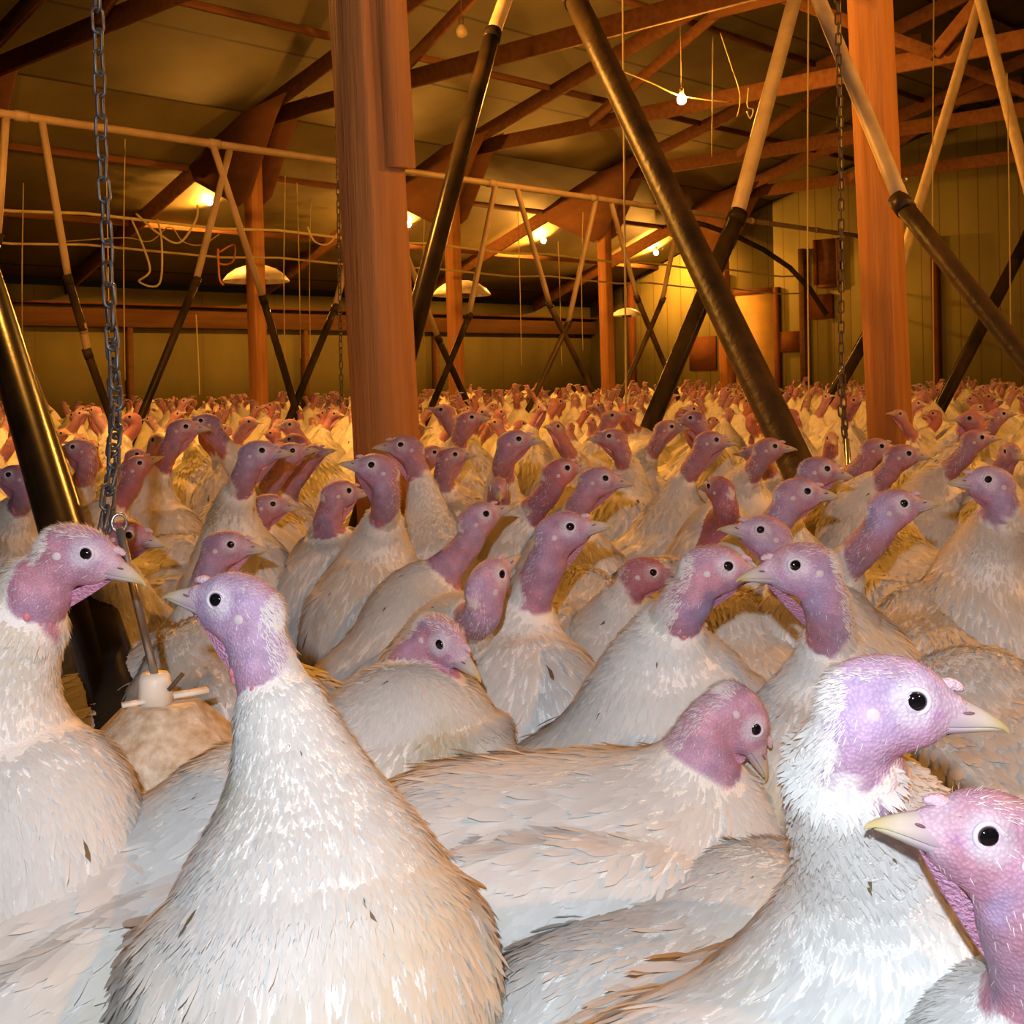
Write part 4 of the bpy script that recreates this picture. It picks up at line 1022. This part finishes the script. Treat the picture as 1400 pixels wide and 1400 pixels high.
# ------------------------------------------------------------------ the crowd
def place_ok(x, y, rmin):
    for bx, by_, a in BIRDS:
        if (x - bx) ** 2 + (y - by_) ** 2 < rmin * rmin: return False
    return True
posts_xy = [bp(s, NA, 0).xy for s in (2.13, 5.13)] + [bp(s, NB, 0).xy for s in (7.85, 10.8, 13.8, 16.8)]
cands = []
cr = random.Random(5)
for t in range(60000):
    d = 2.1 + 19 * cr.random() ** .8; px = cr.uniform(-90, 1490)
    x = (px - 700) / F_PX * d; y = d
    s_, n_ = x * U.x + y * U.y, x * NV.x + y * NV.y
    if s_ > S1 - .5 or n_ > N1 - .5: continue
    if any((Vector((x, y)) - q).length < .30 for q in posts_xy): continue
    bad = False
    for A_, B_ in TUBES:
        for zz in (.25, .45, .65):
            tt = (zz - A_.z) / (B_.z - A_.z); q = A_.lerp(B_, tt)
            if (q.x - x) ** 2 + (q.y - y) ** 2 < .045: bad = True
    if bad: continue
    if not place_ok(x, y, .37 if d > 3 else .40): continue
    BIRDS.append((x, y, 0)); cands.append((d, x, y, px))
cands.sort()
NH = sum(1 for o in SC.objects if o.name.startswith('turkey') and o.parent is None)
print('crowd', len(cands), 'heroes', NH)

def tpose(i, r):
    """template poses facing +X"""
    hy = [0, 12, -25, 35, -60, 5, 160, -15][i]; hp = [10, 20, 4, 16, 6, -2, 14, 24][i]
    up = [30, 38, 26, 34, 38, 16, 40, 42][i]; hz = [.70, .73, .68, .71, .72, .62, .71, .745][i]; xo = [.17, .15, .18, .16, .13, .24, .12, .13][i]
    return make_pose((xo, .0, hz), None, hy, hp, 0, 0, up, .385 if i != 5 else .37, [.08, .10, .07, .09, .09, .07, .10, .11][i], 1.05, 1.0, 0, .90)
TH = [.6, .75, .5, .85, .65, .7, .9, .55]
mid = [build_bird(tpose(i, rng), (0, 0, 0), .009, 2600, 1500, 0, TH[i], True, 900 + i) for i in range(8)]
for o in mid: # leave only the parts large enough to show
    for c in list(o.children_recursive):
        if c.name.split('.')[0] in ('ear_patch', 'nostril', 'eyelid', 'caruncles', 'lower_beak', 'snood'):
            bpy.data.objects.remove(c)
far = []
for i in range(8):
    X, Q, T, C, MI, MT = joined(tpose(i, rng), .014, 700, TH[i], 950 + i, 'far')
    far.append((X, Q, T, C, MI, MT, mesh_np('turkey_far', X, [Q, T], JM, True, C, np.concatenate([MI, MT]))))
def zone(px, d):
    if px < 150: a = 'left of the grey chain'
    elif px < 330: a = 'between chain and first heater'
    elif px < 480: a = 'between first heater and thick post'
    elif px < 640: a = 'around the foot of the thick post'
    elif px < 840: a = 'under the second lamp'
    elif px < 1000: a = 'under the large lamp'
    elif px < 1140: a = 'in front of the pale door'
    elif px < 1250: a = 'by the right timber post'
    else: a = 'right of the right timber post'
    b = 'front rows' if d < 4 else ('middle rows' if d < 7 else ('rear rows' if d < 12 else 'last rows'))
    return a, b
FI = [None] * 8
used = [False] * 8
nind = 300 - NH
rest = []
for j, (d, x, y, px) in enumerate(cands):
    i = cr.randrange(8); a = cr.choice([cr.gauss(0, 45), cr.gauss(0, 45), cr.gauss(180, 50), cr.uniform(-180, 180)])
    if d < 3.2 and cr.random() < .5: i = 5
    sc = cr.uniform(.93, 1.06)
    if j < nind:
        z, rw = zone(px, d)
        fc = math.degrees(math.atan2(math.sin(math.radians(a)), math.cos(math.radians(a))))
        hy = [0, 12, -25, 35, -60, 5, 160, -15][i] + fc; hy = (hy + 180) % 360 - 180
        face = 'facing right' if abs(hy) < 50 else ('facing left' if abs(hy) > 130 else ('turned away' if hy > 0 else 'looking toward the viewer'))
        lab = 'turkey %s, %s, %s' % (face, rw, z)
        if d < 6.5:
            if not used[i]: o = mid[i]; used[i] = True
            else:
                o = mid[i].copy(); COL.objects.link(o)
                for c in mid[i].children:
                    c2 = c.copy(); COL.objects.link(c2); c2.parent = o
        else:
            o = bpy.data.objects.new('turkey', far[i][6]); COL.objects.link(o)
        o.location = (x, y, 0); o.rotation_euler = (0, 0, math.radians(a)); o.scale = (sc, sc, sc)
        tag(o, lab, 'turkey', GROUP)
    else: rest.append((i, x, y, math.radians(a), sc))
for i in range(8):
    if not used[i]:
        for c in list(mid[i].children_recursive): bpy.data.objects.remove(c)
        bpy.data.objects.remove(mid[i])
if rest:
    low = []
    for i in range(8):
        X, Q, T, C, MI, MT = joined(tpose(i, rng), .022, 160, TH[i], 970 + i, 'low'); low.append((X, Q, T, C, MI, MT))
    VV, QQ, TT, CC, MI_, MT_ = [], [], [], [], [], []; off = 0
    for i, x, y, a, sc in rest:
        X, Q, T, C, MI, MT = low[i]; c, s_ = math.cos(a), math.sin(a)
        R = np.array([[c, -s_, 0], [s_, c, 0], [0, 0, 1]]); V = X @ R.T * sc + np.array([x, y, 0])
        VV.append(V); QQ.append(Q + off); TT.append(T + off); CC.append(C); MI_.append(MI); MT_.append(MT); off += len(V)
    me = mesh_np('distant_flock', np.concatenate(VV), [np.concatenate(QQ), np.concatenate(TT)], JM, True, np.concatenate(CC), np.concatenate(MI_ + MT_))
    tag(link('distant_flock', me), 'farthest turkeys as a mass of small heads along the barn walls', 'flock', None, 'stuff')
print('done', round(time.time() - T0, 1), 'rest', len(rest), 'tris', sum(len(o.data.polygons) for o in SC.objects if o.type == 'MESH'))
